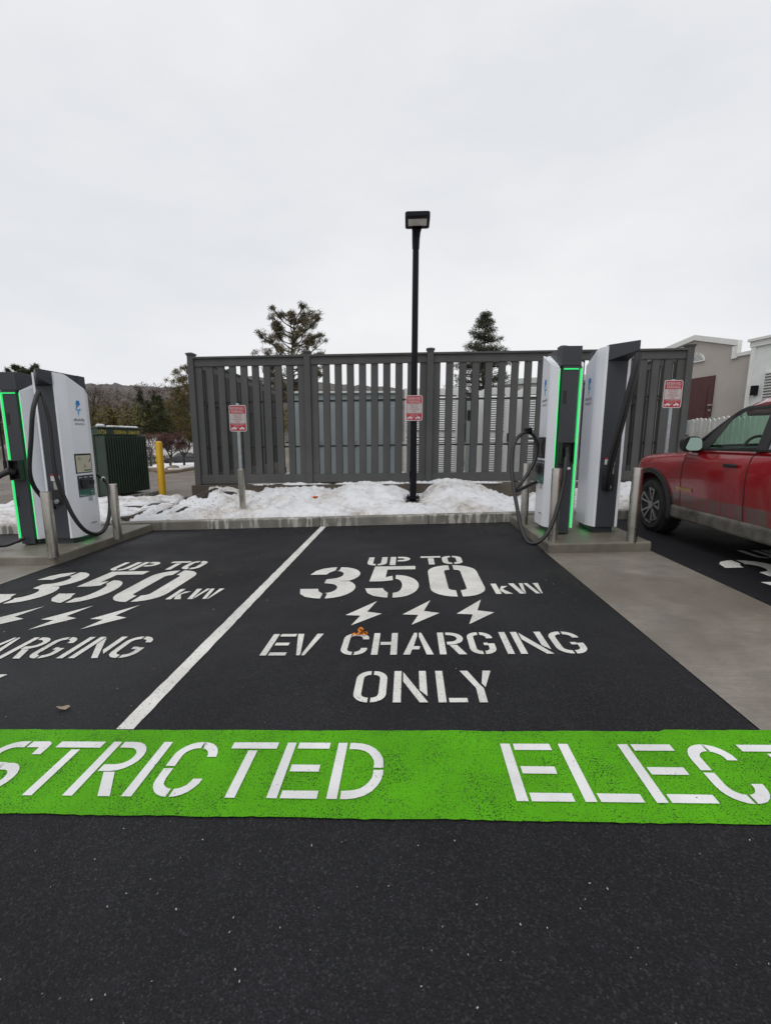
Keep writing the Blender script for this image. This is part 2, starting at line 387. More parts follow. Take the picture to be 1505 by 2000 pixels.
def car_paint():
    t = NT('dirty_red_paint'); x, y, z = t.sep()
    red = t.ramp(t.noise(1.0, 2), [(0.3, (0.25, 0.007, 0.012)), (0.7, (0.31, 0.009, 0.014))])
    v = t.scaled(1.0, 48.0, 1.3); st = t.noise(1.0, 4, 0.6, v)
    # road spray: solid on the sill, running out in streaks upwards
    low = t.ramp(z, [(0.608, 1.0), (0.622, 0.0)])
    run = t.ramp(st, [(0.40, 0.15), (0.50, 0.85)])
    f = t.math('ADD', t.math('MULTIPLY', low, run), t.math('MULTIPLY', t.ramp(z, [(0.55, 0.26), (0.95, 0.02)]), t.ramp(st, [(0.3, 0.5), (0.6, 1.0)])))
    c = t.mix(f, red, (0.125, 0.080, 0.073))
    t.set(col=c, rough=t.ramp(f, [(0.0, 0.16), (0.6, 0.7)]), coat=0.6, spec=0.5); t.b.inputs['Coat Roughness'].default_value = 0.08
    return t.m
m_car = car_paint()
m_mud = simple('muddy_sill', (0.105, 0.096, 0.083), 0.85, var=0.55, vs=6, bump=0.5, bs=40)
m_tyre = simple('tyre_rubber', (0.018, 0.018, 0.018), 0.8, var=0.3, vs=12, bump=0.4, bs=50)
m_rim = simple('machined_rim', (0.27, 0.27, 0.27), 0.35, metal=0.8, var=0.15)
m_rimd = simple('dark_rim', (0.03, 0.03, 0.032), 0.45, metal=0.4, var=0.2)
m_gold = simple('bronze_emblem', (0.50, 0.33, 0.13), 0.45, metal=0.2)
def glass_mat(name, tint, gloss=0.09):
    t = NT(name); t.t.nodes.remove(t.b)
    tr = t.n('ShaderNodeBsdfTransparent'); tr.inputs[0].default_value = (*tint, 1)
    gl = t.n('ShaderNodeBsdfGlossy'); gl.inputs['Roughness'].default_value = 0.02
    fr = t.n('ShaderNodeFresnel'); fr.inputs[0].default_value = 1.5
    ms = t.n('ShaderNodeMixShader'); t.link(t.math('MULTIPLY', fr.outputs[0], 0.45), ms.inputs[0]); t.link(tr.outputs[0], ms.inputs[1]); t.link(gl.outputs[0], ms.inputs[2])
    t.link(ms.outputs[0], t.t.nodes['Material Output'].inputs[0]); return t.m
m_glass = glass_mat('tinted_glass', (0.56, 0.72, 0.63))
m_mirror = NT('mirror_glass').set(col=(0.24, 0.32, 0.28), metal=1.0, rough=0.05).m

# ------------------------------------------------------------------ ground sheets
def sheet(name, poly, mat, lift, kind='structure', nx=1):
    """a flat outline laid on the sloping lot"""
    me = MB(); me.add([(x, y, SL*x+lift) for x, y in poly], [tuple(range(len(poly)))])
    o = me.build(name, mat, fix=False)
    if kind: o['kind'] = kind
    return o
def grid(name, xs, ys, zf, mat, kind='structure', smooth='all'):
    mb = MB(); vs = [(x, y, zf(x, y)) for y in ys for x in xs]; k = len(xs)
    mb.add(vs, [(j*k+i, j*k+i+1, (j+1)*k+i+1, (j+1)*k+i) for j in range(len(ys)-1) for i in range(k-1)])
    o = mb.build(name, mat, fix=False, smooth=smooth)
    if kind: o['kind'] = kind
    return o
KY = lambda x: 7.25+0.004*x                  # face of the kerb
gx = [-900, -400, -150, -60, -30, -22, -14.5, -9.5, -4, 2, 8, 12, 20, 40, 90, 200, 500, 900]
gy = [-300, -60, -20, 0, 7.6, 10, 14, 20, 30, 50, 90, 160, 300, 600, 1000]
grid('ground', gx, gy, lambda x, y: gz(x)-0.03, m_gravel, smooth=False)
sheet('asphalt', [(-9.4, -14), (11.9, -14), (11.9, 7.3), (-9.4, 7.3)], m_asph, 0.0)
# the older road beyond the island, left of the fence
grid('road', [-60, -30, -22, -14.5, -9.5, -7.5, -5.2], [11.2, 14, 20, 30, 42], lambda x, y: gz(x)-0.004, m_road, smooth=False)
# concrete strips in front of the charger islands
for x0, x1 in ((1.655, 2.87), (-5.58, -4.385)):
    sheet('concrete_apron', [(x0, 1.955), (x1, 1.955), (x1, 5.3), (x0, 5.3)], m_apron, 0.004)
# raised island behind the kerb
def plinth(x0, x1, y0, y1, label):
    mb = MB(); h = 0.12
    mb.prism([(x0, y0), (x1, y0), (x1, y1), (x0, y1)], lambda x, y: SL*x-0.1, lambda x, y: SL*x+h)
    return tag(mb.build('charger_plinth', m_plinth, bevel=0.02, seg=3), label, 'plinth', 'concrete plinths under the chargers')
plinth(1.67, 2.86, 5.20, 7.2, 'wet concrete plinth at the head of the right concrete strip, beside the red car')
plinth(-5.60, -4.375, 5.09, 7.2, 'concrete plinth at the left edge carrying two chargers and two bollards')
kb = MB()
for i in range(-7, 8):
    x0, x1 = 0.35+i*1.83, 0.35+(i+1)*1.83-0.008
    kb.prism([(x0, KY(x0)), (x1, KY(x1)), (x1, KY(x1)+0.17), (x0, KY(x0)+0.17)], lambda x, y: SL*x-0.1, lambda x, y: SL*x+0.15)
kb.build('kerb', m_kerb, bevel=0.018, seg=2)['kind'] = 'structure'

# snow: silhouette of the bank read where it meets the wall behind
prof = [(200, 1000), (300, 992), (340, 985), (372, 974), (400, 958), (415, 954), (440, 958), (465, 964), (490, 969), (520, 962), (560, 955), (590, 957), (640, 962), (665, 957), (690, 949), (720, 951), (760, 957),
        (785, 962), (803, 972), (822, 970), (845, 953), (868, 943), (895, 950), (935, 951), (965, 964), (1000, 976), (1022, 977), (1050, 968), (1100, 962), (1150, 958), (1215, 950), (1300, 950)]
RY = 8.75
hp = [atY(a, b, RY) for a, b in prof]
hx = [p.x for p in hp]; hzv = [p.z for p in hp]
def smooth01(t): t = max(0.0, min(1.0, t)); return t*t*(3-2*t)
def soil_z(x, y):
    base = gz(x)+0.12
    t = smooth01((y-7.45)/1.3)
    ridge = np.interp(x, hx, hzv)-0.09
    if x < -4.9:                              # falls back to the flat left of the fence
        k = smooth01((-4.9-x)/0.9); ridge = ridge*(1-k)+(gz(x)+0.12)*k
    z = base*(1-t)+ridge*t
    if y > 9.3 and x < -4.6: z = min(z, gz(x)+0.12)*1.0
    if y > 10.4: z -= 0.13*smooth01((y-10.4)/0.8)
    return z+0.015*fbm(x*2.5, y*2.5)
xs = list(np.arange(-9.5, -5.6, 0.07))+list(np.arange(-5.6, 8.01, 0.045)); ys = list(np.arange(7.41, 9.3, 0.04))
def bank_hit(px, py):
    """where a sight line first meets the snow bank"""
    for Y in np.arange(7.4, 11.3, 0.02):
        q = atY(px, py, Y)
        if q.z < soil_z(q.x, q.y)+0.07: return q.x, q.y
    return q.x, q.y
STRIPS = [([bank_hit(*p) for p in pl], r) for pl, r in (([(232, 1019), (255, 1010), (284, 999)], .9), ([(228, 995), (270, 991), (300, 987), (322, 983)], 1.0), ([(313, 1004), (335, 993), (354, 983), (375, 969), (395, 963), (412, 960)], .75),
          ([(440, 962), (455, 966)], .5), ([(800, 981), (812, 983)], .5), ([(345, 1001), (360, 996)], .35))]
def bare(x, y):
    """>0 where the mulch shows through"""
    b = -1.0
    p = 0.45*fbm(x*2.2, y*1.6, 3.0)+0.45*fbm(x*8, y*5, 1.0)
    for pl, r in STRIPS:
        for (ax, ay), (bx, by) in zip(pl[:-1], pl[1:]):
            kx, ky = 1/(.11*r+.03), 1/(.28*r+.05)
            ux, uy = (bx-ax)*kx, (by-ay)*ky; t = ((x-ax)*kx*ux+(y-ay)*ky*uy)/max(1e-6, ux*ux+uy*uy); t = max(0, min(1, t))
            b = max(b, 1-math.hypot((x-ax)*kx-ux*t, (y-ay)*ky-uy*t)+p)
    return b
def snow_z(x, y):
    t = 0.085+0.035*fbm(x*1.4, y*1.4, 5)+0.060*fbm(x*4.2, y*4.2, 2, 5)+0.034*fbm(x*13, y*13, 8)
    e = smooth01((y-7.38-0.03*fbm(x*3, 0, 9))/0.11)
    t = (t+0.02)*e-0.03*(1-e)
    b = bare(x, y); t -= 0.12*smooth01((b+0.10)/0.35)
    return soil_z(x, y)+t
grid('soil', xs, [7.40]+ys+list(np.arange(9.4, 11.41, 0.1)), lambda x, y: soil_z(x, y)+0.085*smooth01((bare(x, y)+.15)/.5)+.012*fbm(x*11, y*11), m_soil)
grid('snow', xs, ys+list(np.arange(9.3, 11.0, 0.06)), lambda x, y: snow_z(x, y) if (y < 9.3 or x < -4.95) else soil_z(x, y)-0.3, m_snow, kind='stuff')
# scraps of mulch and twigs scattered on the dirty end of the bank
lit = MB()
for i in range(420):
    x = random.gauss(-3.9, 0.9); y = random.uniform(7.6, 9.0)
    if x < -6: continue
    z = max(snow_z(x, y), soil_z(x, y))+0.004; s_ = random.uniform(0.003, 0.013); a = random.uniform(0, 6.3)
    lit.box((x, y, z), (s_*random.uniform(1, 3.5), s_*random.uniform(.5, 1), s_*0.5), (random.uniform(-.3, .3), random.uniform(-.3, .3), a))
for i in range(170):
    x = random.uniform(-2.2, 3.2); y = random.uniform(7.5, 9.0); z = snow_z(x, y)+0.003; s_ = random.uniform(0.004, 0.011)
    lit.box((x, y, z), (s_*2, s_, s_*0.6), (0, 0, random.uniform(0, 6)))
tag(lit.build('litter', m_soil, fix=False), kind='stuff')

# ------------------------------------------------------------------ paint on the asphalt
def strip(name, pts_l, pts_r, mat, lift, label, cat, group=None):
    mb = MB(); n = len(pts_l)
    mb.add([(x, y, SL*x+lift) for x, y in pts_l]+[(x, y, SL*x+lift) for x, y in pts_r], [(i, i+1, n+i+1, n+i) for i in range(n-1)])
    return tag(mb.build(name, mat, fix=False), label, cat, group)
def vline(xc, y0, y1, wd, label):
    ys_ = np.linspace(y0, y1, 90)
    return strip('parking_line', [(xc-wd/2+random.uniform(-.003, .003), y) for y in ys_], [(xc+wd/2+random.uniform(-.003, .003), y) for y in ys_], m_white, 0.004, label, 'parking line', 'white bay lines')
vline(-1.417, 1.95, 7.22, 0.092, 'long white line between the two lettered charging bays')
vline(-7.25, 1.95, 7.22, 0.10, 'white bay line left of the left plinth, cut by the photo edge')
gxs = np.linspace(-7.0, 7.0, 420)
gl = [(x, 1.945+0.006*fbm(x*3, 1)+0.003*fbm(x*30, 2)+(0.012 if x > 1.2 else 0)) for x in gxs]
gr = [(x, 1.438+0.006*fbm(x*3, 5)+0.003*fbm(x*30, 7)) for x in gxs]
band = strip('painted_band', gl, gr, m_green, 0.0045, 'bright green painted band with white lettering across the foot of the bays', 'painted band')

# stencil glyphs: polygons in metres, glyph box x0..x1, y0..y1, stroke s, bridge g
def half_ring(x0, x1, y0, y1, s, g, side, r=None, cut0=None, cut1=None):
    """left or right half of a rounded ring; cut0/cut1: how far the bottom/top run stops from the middle"""
    cx = (x0+x1)/2; w_ = (x1-x0)/2; r = min(w_*0.95, (y1-y0)/2*0.9) if r is None else r
    r = min(r, w_-max(g/2, cut0 or 0, cut1 or 0)-0.0005)
    ri = max(r-s, 0.3*s); k = 7
    a = cx-(g/2 if cut1 is None else cut1); b = cx-(g/2 if cut0 is None else cut0)
    o = [(a, y1)]+[(x0+r-r*math.sin(t), y1-r+r*math.cos(t)) for t in np.linspace(0, math.pi/2, k)]
    o += [(x0+r-r*math.cos(t), y0+r-r*math.sin(t)) for t in np.linspace(0, math.pi/2, k)]+[(b, y0)]
    i = [(b, y0+s)]+[(x0+s+ri-ri*math.sin(t), y0+s+ri-ri*math.cos(t)) for t in np.linspace(0, math.pi/2, k)]
    i += [(x0+s+ri-ri*math.cos(t), y1-s-ri+ri*math.sin(t)) for t in np.linspace(0, math.pi/2, k)]+[(a, y1-s)]
    p = o+i
    return p if side < 0 else [(2*cx-x, y) for x, y in p][::-1]
def quarter(x0, x1, y0, y1, s, gy, side_x, side_y, r=None, xa=None):
    """a corner piece of a rounded ring: vertical run from the middle (minus gy/2) round the corner to xa"""
    cx, cyy = (x0+x1)/2, (y0+y1)/2; w_ = (x1-x0)/2; r = min(w_, (y1-y0)/2)*0.95 if r is None else r; ri = max(r-s, 0.3*s)
    xa = cx if xa is None else xa
    pts = [(x0, cyy+gy/2)]+[(x0+r-r*math.cos(t), y1-r+r*math.sin(t)) for t in np.linspace(0, math.pi/2, 7)]+[(xa, y1), (xa, y1-s)]
    pts += [(x0+s+ri-ri*math.sin(t), y1-s-ri+ri*math.cos(t)) for t in np.linspace(0, math.pi/2, 7)]+[(x0+s, cyy+gy/2)]
    if side_x > 0: pts = [(2*cx-x, y) for x, y in pts]
    if side_y < 0: pts = [(x, 2*cyy-y) for x, y in pts]
    return pts
def rc(a, b, c, d): return [(a, b), (c, b), (c, d), (a, d)]
def glyph(ch, x0, x1, y0, y1, s, g, multi=False):
    w_, h = x1-x0, y1-y0; cx, cm = (x0+x1)/2, (y0+y1)/2; P = []
    if ch in 'O0':
        P += [half_ring(x0, x1, y0, y1, s, g, -1), half_ring(x0, x1, y0, y1, s, g, 1)]
    elif ch == 'U':
        r = w_*0.45
        for sd in (-1, 1):
            p = [(x0, y1), (x0, y0+r)]+[(x0+r-r*math.cos(t), y0+r-r*math.sin(t)) for t in np.linspace(0, math.pi/2, 7)]+[(cx-g/2, y0), (cx-g/2, y0+s*0.85)]
            ri = max(r-s, .3*s); p += [(x0+s+ri-ri*math.sin(t), y0+s*0.85+ri-ri*math.cos(t)) for t in np.linspace(0, math.pi/2, 7)]+[(x0+s, y1)]
            P.append(p if sd < 0 else [(2*cx-x, y) for x, y in p])
    elif ch == 'P' or ch == 'R':
        P.append(rc(x0, y0, x0+s, y1)); yb = y0+h*0.42
        r = (y1-yb)/2; ri = max(r-s, 0.2*s); xa = x0+s+g; cxx = x1-r
        o = [(xa, y1)]+[(cxx+r*math.sin(t), y1-r+r*math.cos(t)) for t in np.linspace(0, math.pi, 11)]+[(xa, yb)]
        i = [(xa, yb+s*0.95)]+[(cxx+ri*math.sin(t), y1-r-ri*math.cos(t)) for t in np.linspace(0, math.pi, 11)]+[(xa, y1-s*0.95)]
        P.append(o+i)
        if ch == 'R': P.append([(x0+w_*0.42, yb-g*0.3), (x0+w_*0.42+s*1.15, yb-g*0.3), (x1, y0), (x1-s*1.2, y0)])
    elif ch == 'T':
        P += [rc(x0, y1-s, x1, y1), rc(cx-s/2, y0, cx+s/2, y1-s-g)]
    elif ch == 'I': P.append(rc(x0, y0, x1, y1))
    elif ch == 'E':
        xa = x0+s+g
        P += [rc(x0, y0, x0+s, y1), rc(xa, y1-s*0.95, x1, y1), rc(xa, cm-s*0.45, x1-w_*0.10, cm+s*0.5), rc(xa, y0, x1, y0+s*0.95)]
    elif ch == 'L': P += [rc(x0, y0, x0+s, y1), rc(x0+s+g, y0, x1, y0+s*0.95)]
    elif ch == 'H':
        P += [rc(x0, y0, x0+s, y1), rc(x1-s, y0, x1, y1), rc(x0+s+g*0.7, cm-s/2, x1-s-g*0.0-0.001, cm+s/2)]
    elif ch == 'V':
        P += [[(x0, y1), (x0+s*1.05, y1), (cx-g*0.4+s*0.05, y0+h*0.06), (cx-g*0.4, y0), (cx-s*0.62, y0)], [(x1-s*1.05, y1), (x1, y1), (cx+s*0.62, y0), (cx+g*0.5, y0), (cx+g*0.5, y0+h*0.10)]]
    elif ch == 'Y':
        P += [[(x0, y1), (x0+s*1.1, y1), (cx+s*0.1-g*.2, cm+h*0.06), (cx+s*0.5, cm-h*0.08), (cx+s*0.5, y0), (cx-s*0.5, y0), (cx-s*0.5, cm-h*0.08)], [(x1-s*1.1, y1), (x1, y1), (cx+s*0.55+g*.6, cm-h*0.05), (cx+s*0.2+g*0.6, cm+h*0.07)]]
    elif ch == 'A':
        a = s*0.55
        P += [[(x0, y0), (x0+s*1.05, y0), (x0+s*1.05+(cx-x0-s)*0.25, y0+h*0.22), (cx+a*0.3, y0+h*0.22), (cx+a*0.6, y0+h*0.36), (x0+s*1.05+(cx-x0-s)*0.43, y0+h*0.36), (cx-g*0.2, y1-h*0.14), (cx-g*0.2, y1), (cx-a, y1)],
              [(cx+g*0.6, y1), (cx+a+g*0.2, y1), (x1, y0), (x1-s*1.05, y0), (cx+g*0.6, y1-h*0.2)]]
    elif ch == 'N':
        P += [rc(x0, y0, x0+s, y1), [(x1-s, y1), (x1, y1), (x1, y0+h*0.18), (x1-s, y0+h*0.36)], [(x0+s+g*0.7, y1-h*0.04), (x1, y0), (x1-s*1.05, y0), (x0+s+g*0.7, y1-h*0.36)]]
    elif ch == 'D':
        P.append(rc(x0, y0, x0+s, y1)); xa = x0+s+g
        P += [quarter(2*xa-x1, x1, y0, y1, s, g, 1, 1, r=h*0.42, xa=xa), quarter(2*xa-x1, x1, y0, y1, s, g, 1, -1, r=h*0.42, xa=xa)]
    elif ch in 'CG':
        r = w_*0.48
        if multi:
            P += [quarter(x0, x1, y0, y1, s, g, -1, 1, r=r, xa=cx+w_*0.02), quarter(x0, x1, y0, y1, s, g, -1, -1, r=r, xa=cx-g*.5)]
        else:
            P.append(half_ring(x0, x1, y0, y1, s, g, -1, r=r, cut0=g*0.5, cut1=-w_*0.08 if ch == 'C' else g*0.5))
        xt = cx+w_*0.02+g if multi or ch == 'C' else cx+g*0.5
        ri = max(r-s, .3*s)
        def tip(y_end, up):
            o = [(xt, y1)]+[(x1-r+r*math.sin(t), y1-r+r*math.cos(t)) for t in np.linspace(0, math.pi/2, 7)]+[(x1, y_end)]
            i = [(x1-s, y_end)]+[(x1-s-ri+ri*math.cos(t), y1-s-ri+ri*math.sin(t)) for t in np.linspace(0, math.pi/2, 7)]+[(xt, y1-s)]
            p = o+i
            return p if up else [(x, 2*cm-y) for x, y in p]
        P.append(tip(y1-h*0.30, True))
        if ch == 'C':
            xt = cx+g*0.5; P.append(tip(y1-h*0.30, False))
        else:
            xt = cx+g*0.5; p = tip(cm+h*0.04, False)
            P.append(p); P.append(rc(cx+w_*0.08, cm-h*0.04-s*0.55, x1-s-0.001, cm-h*0.04+s*0.25))
    elif ch == 'S':
        r = w_*0.45
        def S_half(up):
            yb = cm-s/2 if up else cm-s/2
            r_ = (y1-cm+s/2)/2; ri = max(r_-s, .25*s); xl = x0
            o = [(cx+g*0.1, y1)]+[(xl+r_-r_*math.sin(t), y1-r_+r_*math.cos(t)) for t in np.linspace(0, math.pi*0.94, 12)]+[(cx+w_*0.05, cm-s*0.4)]
            i = [(cx+w_*0.05, cm+s*0.5)]+[(xl+r_-ri*math.sin(t), y1-r_+ri*math.cos(t)) for t in np.linspace(math.pi*0.9, 0, 12)]+[(cx+g*0.1, y1-s)]
            p = o+i
            return p if up else [(2*cx-x, 2*cm-y) for x, y in p]
        P += [S_half(True), S_half(False)]
        t_ = [(cx+g*1.1, y1), (x1-s*0.6, y1), (x1-s*0.1, y1-s*0.35), (x1, y1-s), (x1, y1-h*0.27), (x1-s, y1-h*0.27), (x1-s*1.1, y1-s), (cx+g*1.1, y1-s)]
        P += [t_, [(2*cx-x, 2*cm-y) for x, y in t_]]
    elif ch == '3':
        # two bowls on the right, hooks on the left, bridged in the middle
        r_ = (y1-cm+s*0.35)/2; xr = x1
        def bowl(up, grow):
            R_ = r_; ri = max(R_-s*0.82, .3*s); xx = xr-R_*0.92
            o = [(cx+g/2, y1)]+[(xx+R_*0.92*math.sin(t), y1-R_+R_*math.cos(t)) for t in np.linspace(0.1, math.pi*0.93, 12) if y1-R_+R_*math.cos(t) > cm+.001]+[(xx+R_*0.92*math.sin(math.pi*.93)-.001, cm+.0005), (cx-w_*0.12, cm+.0005)]
            i = [(cx-w_*0.12, cm+s*0.36)]+[(xx-0.06*w_+ri*0.8*math.sin(t), y1-R_+ri*math.cos(t)) for t in np.linspace(math.pi*0.88, 0.15, 10)]+[(cx+g/2, y1-s*0.74)]
            return (o+i) if up else [(x, 2*cm-y) for x, y in o+i]
        P += [bowl(True, 0), bowl(False, 0)]
        hk = [(cx-g/2, y1), (x0+w_*0.34, y1-h*0.012), (x0+w_*0.18, y1-h*0.05), (x0+w_*0.06, y1-h*0.13), (x0, y1-h*0.27), (x0+w_*0.33, y1-h*0.27), (x0+w_*0.36, y1-h*0.20), (cx-g/2, y1-s*0.74)]
        P += [hk, [(x, 2*cm-y) for x, y in hk]]
    elif ch == '5':
        yb = y0+h*0.52
        P.append([(x0+w_*0.08, y1), (x1-w_*0.05, y1), (x1-w_*0.05, y1-s*0.75), (x0+w_*0.36, y1-s*0.75), (x0+w_*0.345, y1-h*0.40), (x0+w_*0.48, y1-h*0.35), (x0+w_*0.50, y1-h*0.50), (x0+w_*0.30, y1-h*0.53), (x0+w_*0.04, y1-h*0.53)])
        yt = y1-h*0.33; Rr = (yt-y0)/2; ri = max(Rr-s*0.78, .3*s); Rx = min(Rr*.95, w_*.44); rx = max(Rx-s*.95, .2*s); xx = x1-Rx; yc = (yt+y0)/2
        o = [(cx+w_*0.05, yt)]+[(xx+Rx*math.sin(t), yc+Rr*math.cos(t)) for t in np.linspace(0.05, math.pi-0.05, 15)]+[(cx+g/2-w_*0.02, y0)]
        i = [(cx+g/2-w_*0.02, y0+s*0.72)]+[(xx+rx*math.sin(t), yc+ri*math.cos(t)) for t in np.linspace(math.pi-0.08, 0.08, 12)]+[(cx+w_*0.05, yt-s*0.72)]
        P.append(o+i)
        P.append([(cx-g/2-w_*0.02, y0), (x0+w_*0.34, y0+h*0.012), (x0+w_*0.18, y0+h*0.05), (x0+w_*0.06, y0+h*0.13), (x0, y0+h*0.26), (x0+w_*0.33, y0+h*0.26), (x0+w_*0.36, y0+h*0.20), (cx-g/2-w_*0.02, y0+s*0.72)])
    elif ch == 'k':
        P += [rc(x0, y0, x0+s, y1), [(x0+s+g*.4, cm-h*0.10), (x1-s*1.3, cm+h*0.24), (x1-s*0.1, cm+h*0.24), (x0+s+w_*0.22, cm-h*0.04), (x1, y0), (x1-s*1.3, y0), (x0+s+g*.4, cm-h*0.22)]]
    elif ch == 'W':
        q = w_/4; e = s*0.5
        P += [[(x0, y1), (x0+s, y1), (x0+q+e*0.5, y0+h*0.12), (x0+q+e, y0), (x0+q-e, y0)], [(x0+q+e*1.2, y0+h*0.02), (x0+2*q-e*.2, y1), (x0+2*q-e-e*.6, y1), (x0+q+e*0.6, y0+h*0.34)],
              [(x0+2*q+e*0.1, y1), (x0+2*q+e*1.6, y1), (x0+3*q+e*0.5, y0), (x0+3*q-e, y0)], [(x1-s, y1), (x1, y1), (x1-q*0.55, y0), (x0+3*q+e*0.9, y0)]]
    elif ch == '!':       # lightning bolt
        B = [(0.80, 1.0), (0.0, 0.40), (0.42, 0.37), (0.24, 0.0), (1.0, 0.44), (0.58, 0.53)]
        P.append([(x0+w_*a, y0+h*b) for a, b in B])
    return P
def letters(name, rows, mat, parent, lift, dx=0.0, dy=0.0, label=None, multi=False):
    mb = MB()
    for ch, x0, x1, y0, y1, s, g in rows:
        for p in glyph(ch, x0, x1, y0, y1, s, g, multi):
            p = [(x+0.0015*fbm(x*60, y*60, 4), y+0.0015*fbm(x*60, y*60, 8)) for x, y in p]
            mb.add([(x+dx, y+dy, SL*(x+dx)+lift) for x, y in p], [tuple(range(len(p)))])
    o = mb.build(name, mat, parent, fix=False)
    if label: o['label'] = label
    return o
def row(txt, xs_, y0, y1, s, g): return [(c, a, b, y0, y1, s, g) for c, (a, b) in zip(txt, xs_)]
ROWS = [
    ('up_lettering', row('UP', ((-.462, -.238), (-.202, .032)), 4.825, 5.175, .066, .022)), ('to_lettering', row('TO', ((.156, .392), (.402, .628)), 4.825, 5.175, .066, .022)),
    ('power_figures', row('350', ((-1.035, -.500), (-.402, .112), (.218, .728)), 3.785, 4.778, .17, .045)),
    ('unit_lettering', row('kW', ((.798, .948), (.965, 1.245)), 3.838, 4.125, .050, .014)),
    ('lightning_bolts', row('!!!', ((-.500, -.205), (-.035, .262), (.398, .700)), 3.188, 3.702, .05, .02)),
    ('ev_lettering', row('EV', ((-.985, -.810), (-.803, -.612)), 2.715, 3.045, .044, .015)),
    ('charging_lettering', row('CHARGING', ((-.448, -.268), (-.236, -.064), (-.023, .178), (.218, .395), (.424, .598), (.658, .702), (.742, .952), (.99, 1.19)), 2.715, 3.045, .044, .015)),
    ('only_lettering', row('ONLY', ((-.295, -.112), (-.072, .118), (.174, .331), (.321, .507)), 2.18, 2.506, .043, .015)),
]
for dx, dy, lab in ((0.0, 0.0, 'white 350 kW charging lettering in the middle bay, with an orange scrap on it'), (-3.05, -0.02, 'white 350 kW charging lettering in the left bay'), (4.262, 0.0, 'white lettering on the asphalt half under the red car')):
    t = empty('bay_lettering', (0, 0, 0), lab, 'bay lettering', 'stencilled bay lettering')
    for nm, rw in ROWS: letters(nm, rw, m_white, t, 0.004, dx, dy)
gy0, gy1 = 1.523, 1.850
G1 = row('RESTRICTED', ((-2.49, -2.27), (-2.22, -2.00), (-1.945, -1.70), (-1.665, -1.442), (-1.403, -1.20), (-1.153, -1.110), (-1.06, -.858), (-.81, -.595), (-.553, -.350), (-.312, -.095)), gy0, gy1, .042, .013)
G2 = row('ELECTRIC', ((.431, .652), (.690, .910), (.953, 1.182), (1.220, 1.408), (1.466, 1.69), (1.735, 1.945), (1.985, 2.027), (2.07, 2.27)), gy0, gy1, .044, .013)
letters('restricted_lettering', G1, m_whitenew, band, 0.0085, multi=True); letters('electric_lettering', G2, m_whitenew, band, 0.0085, multi=True)

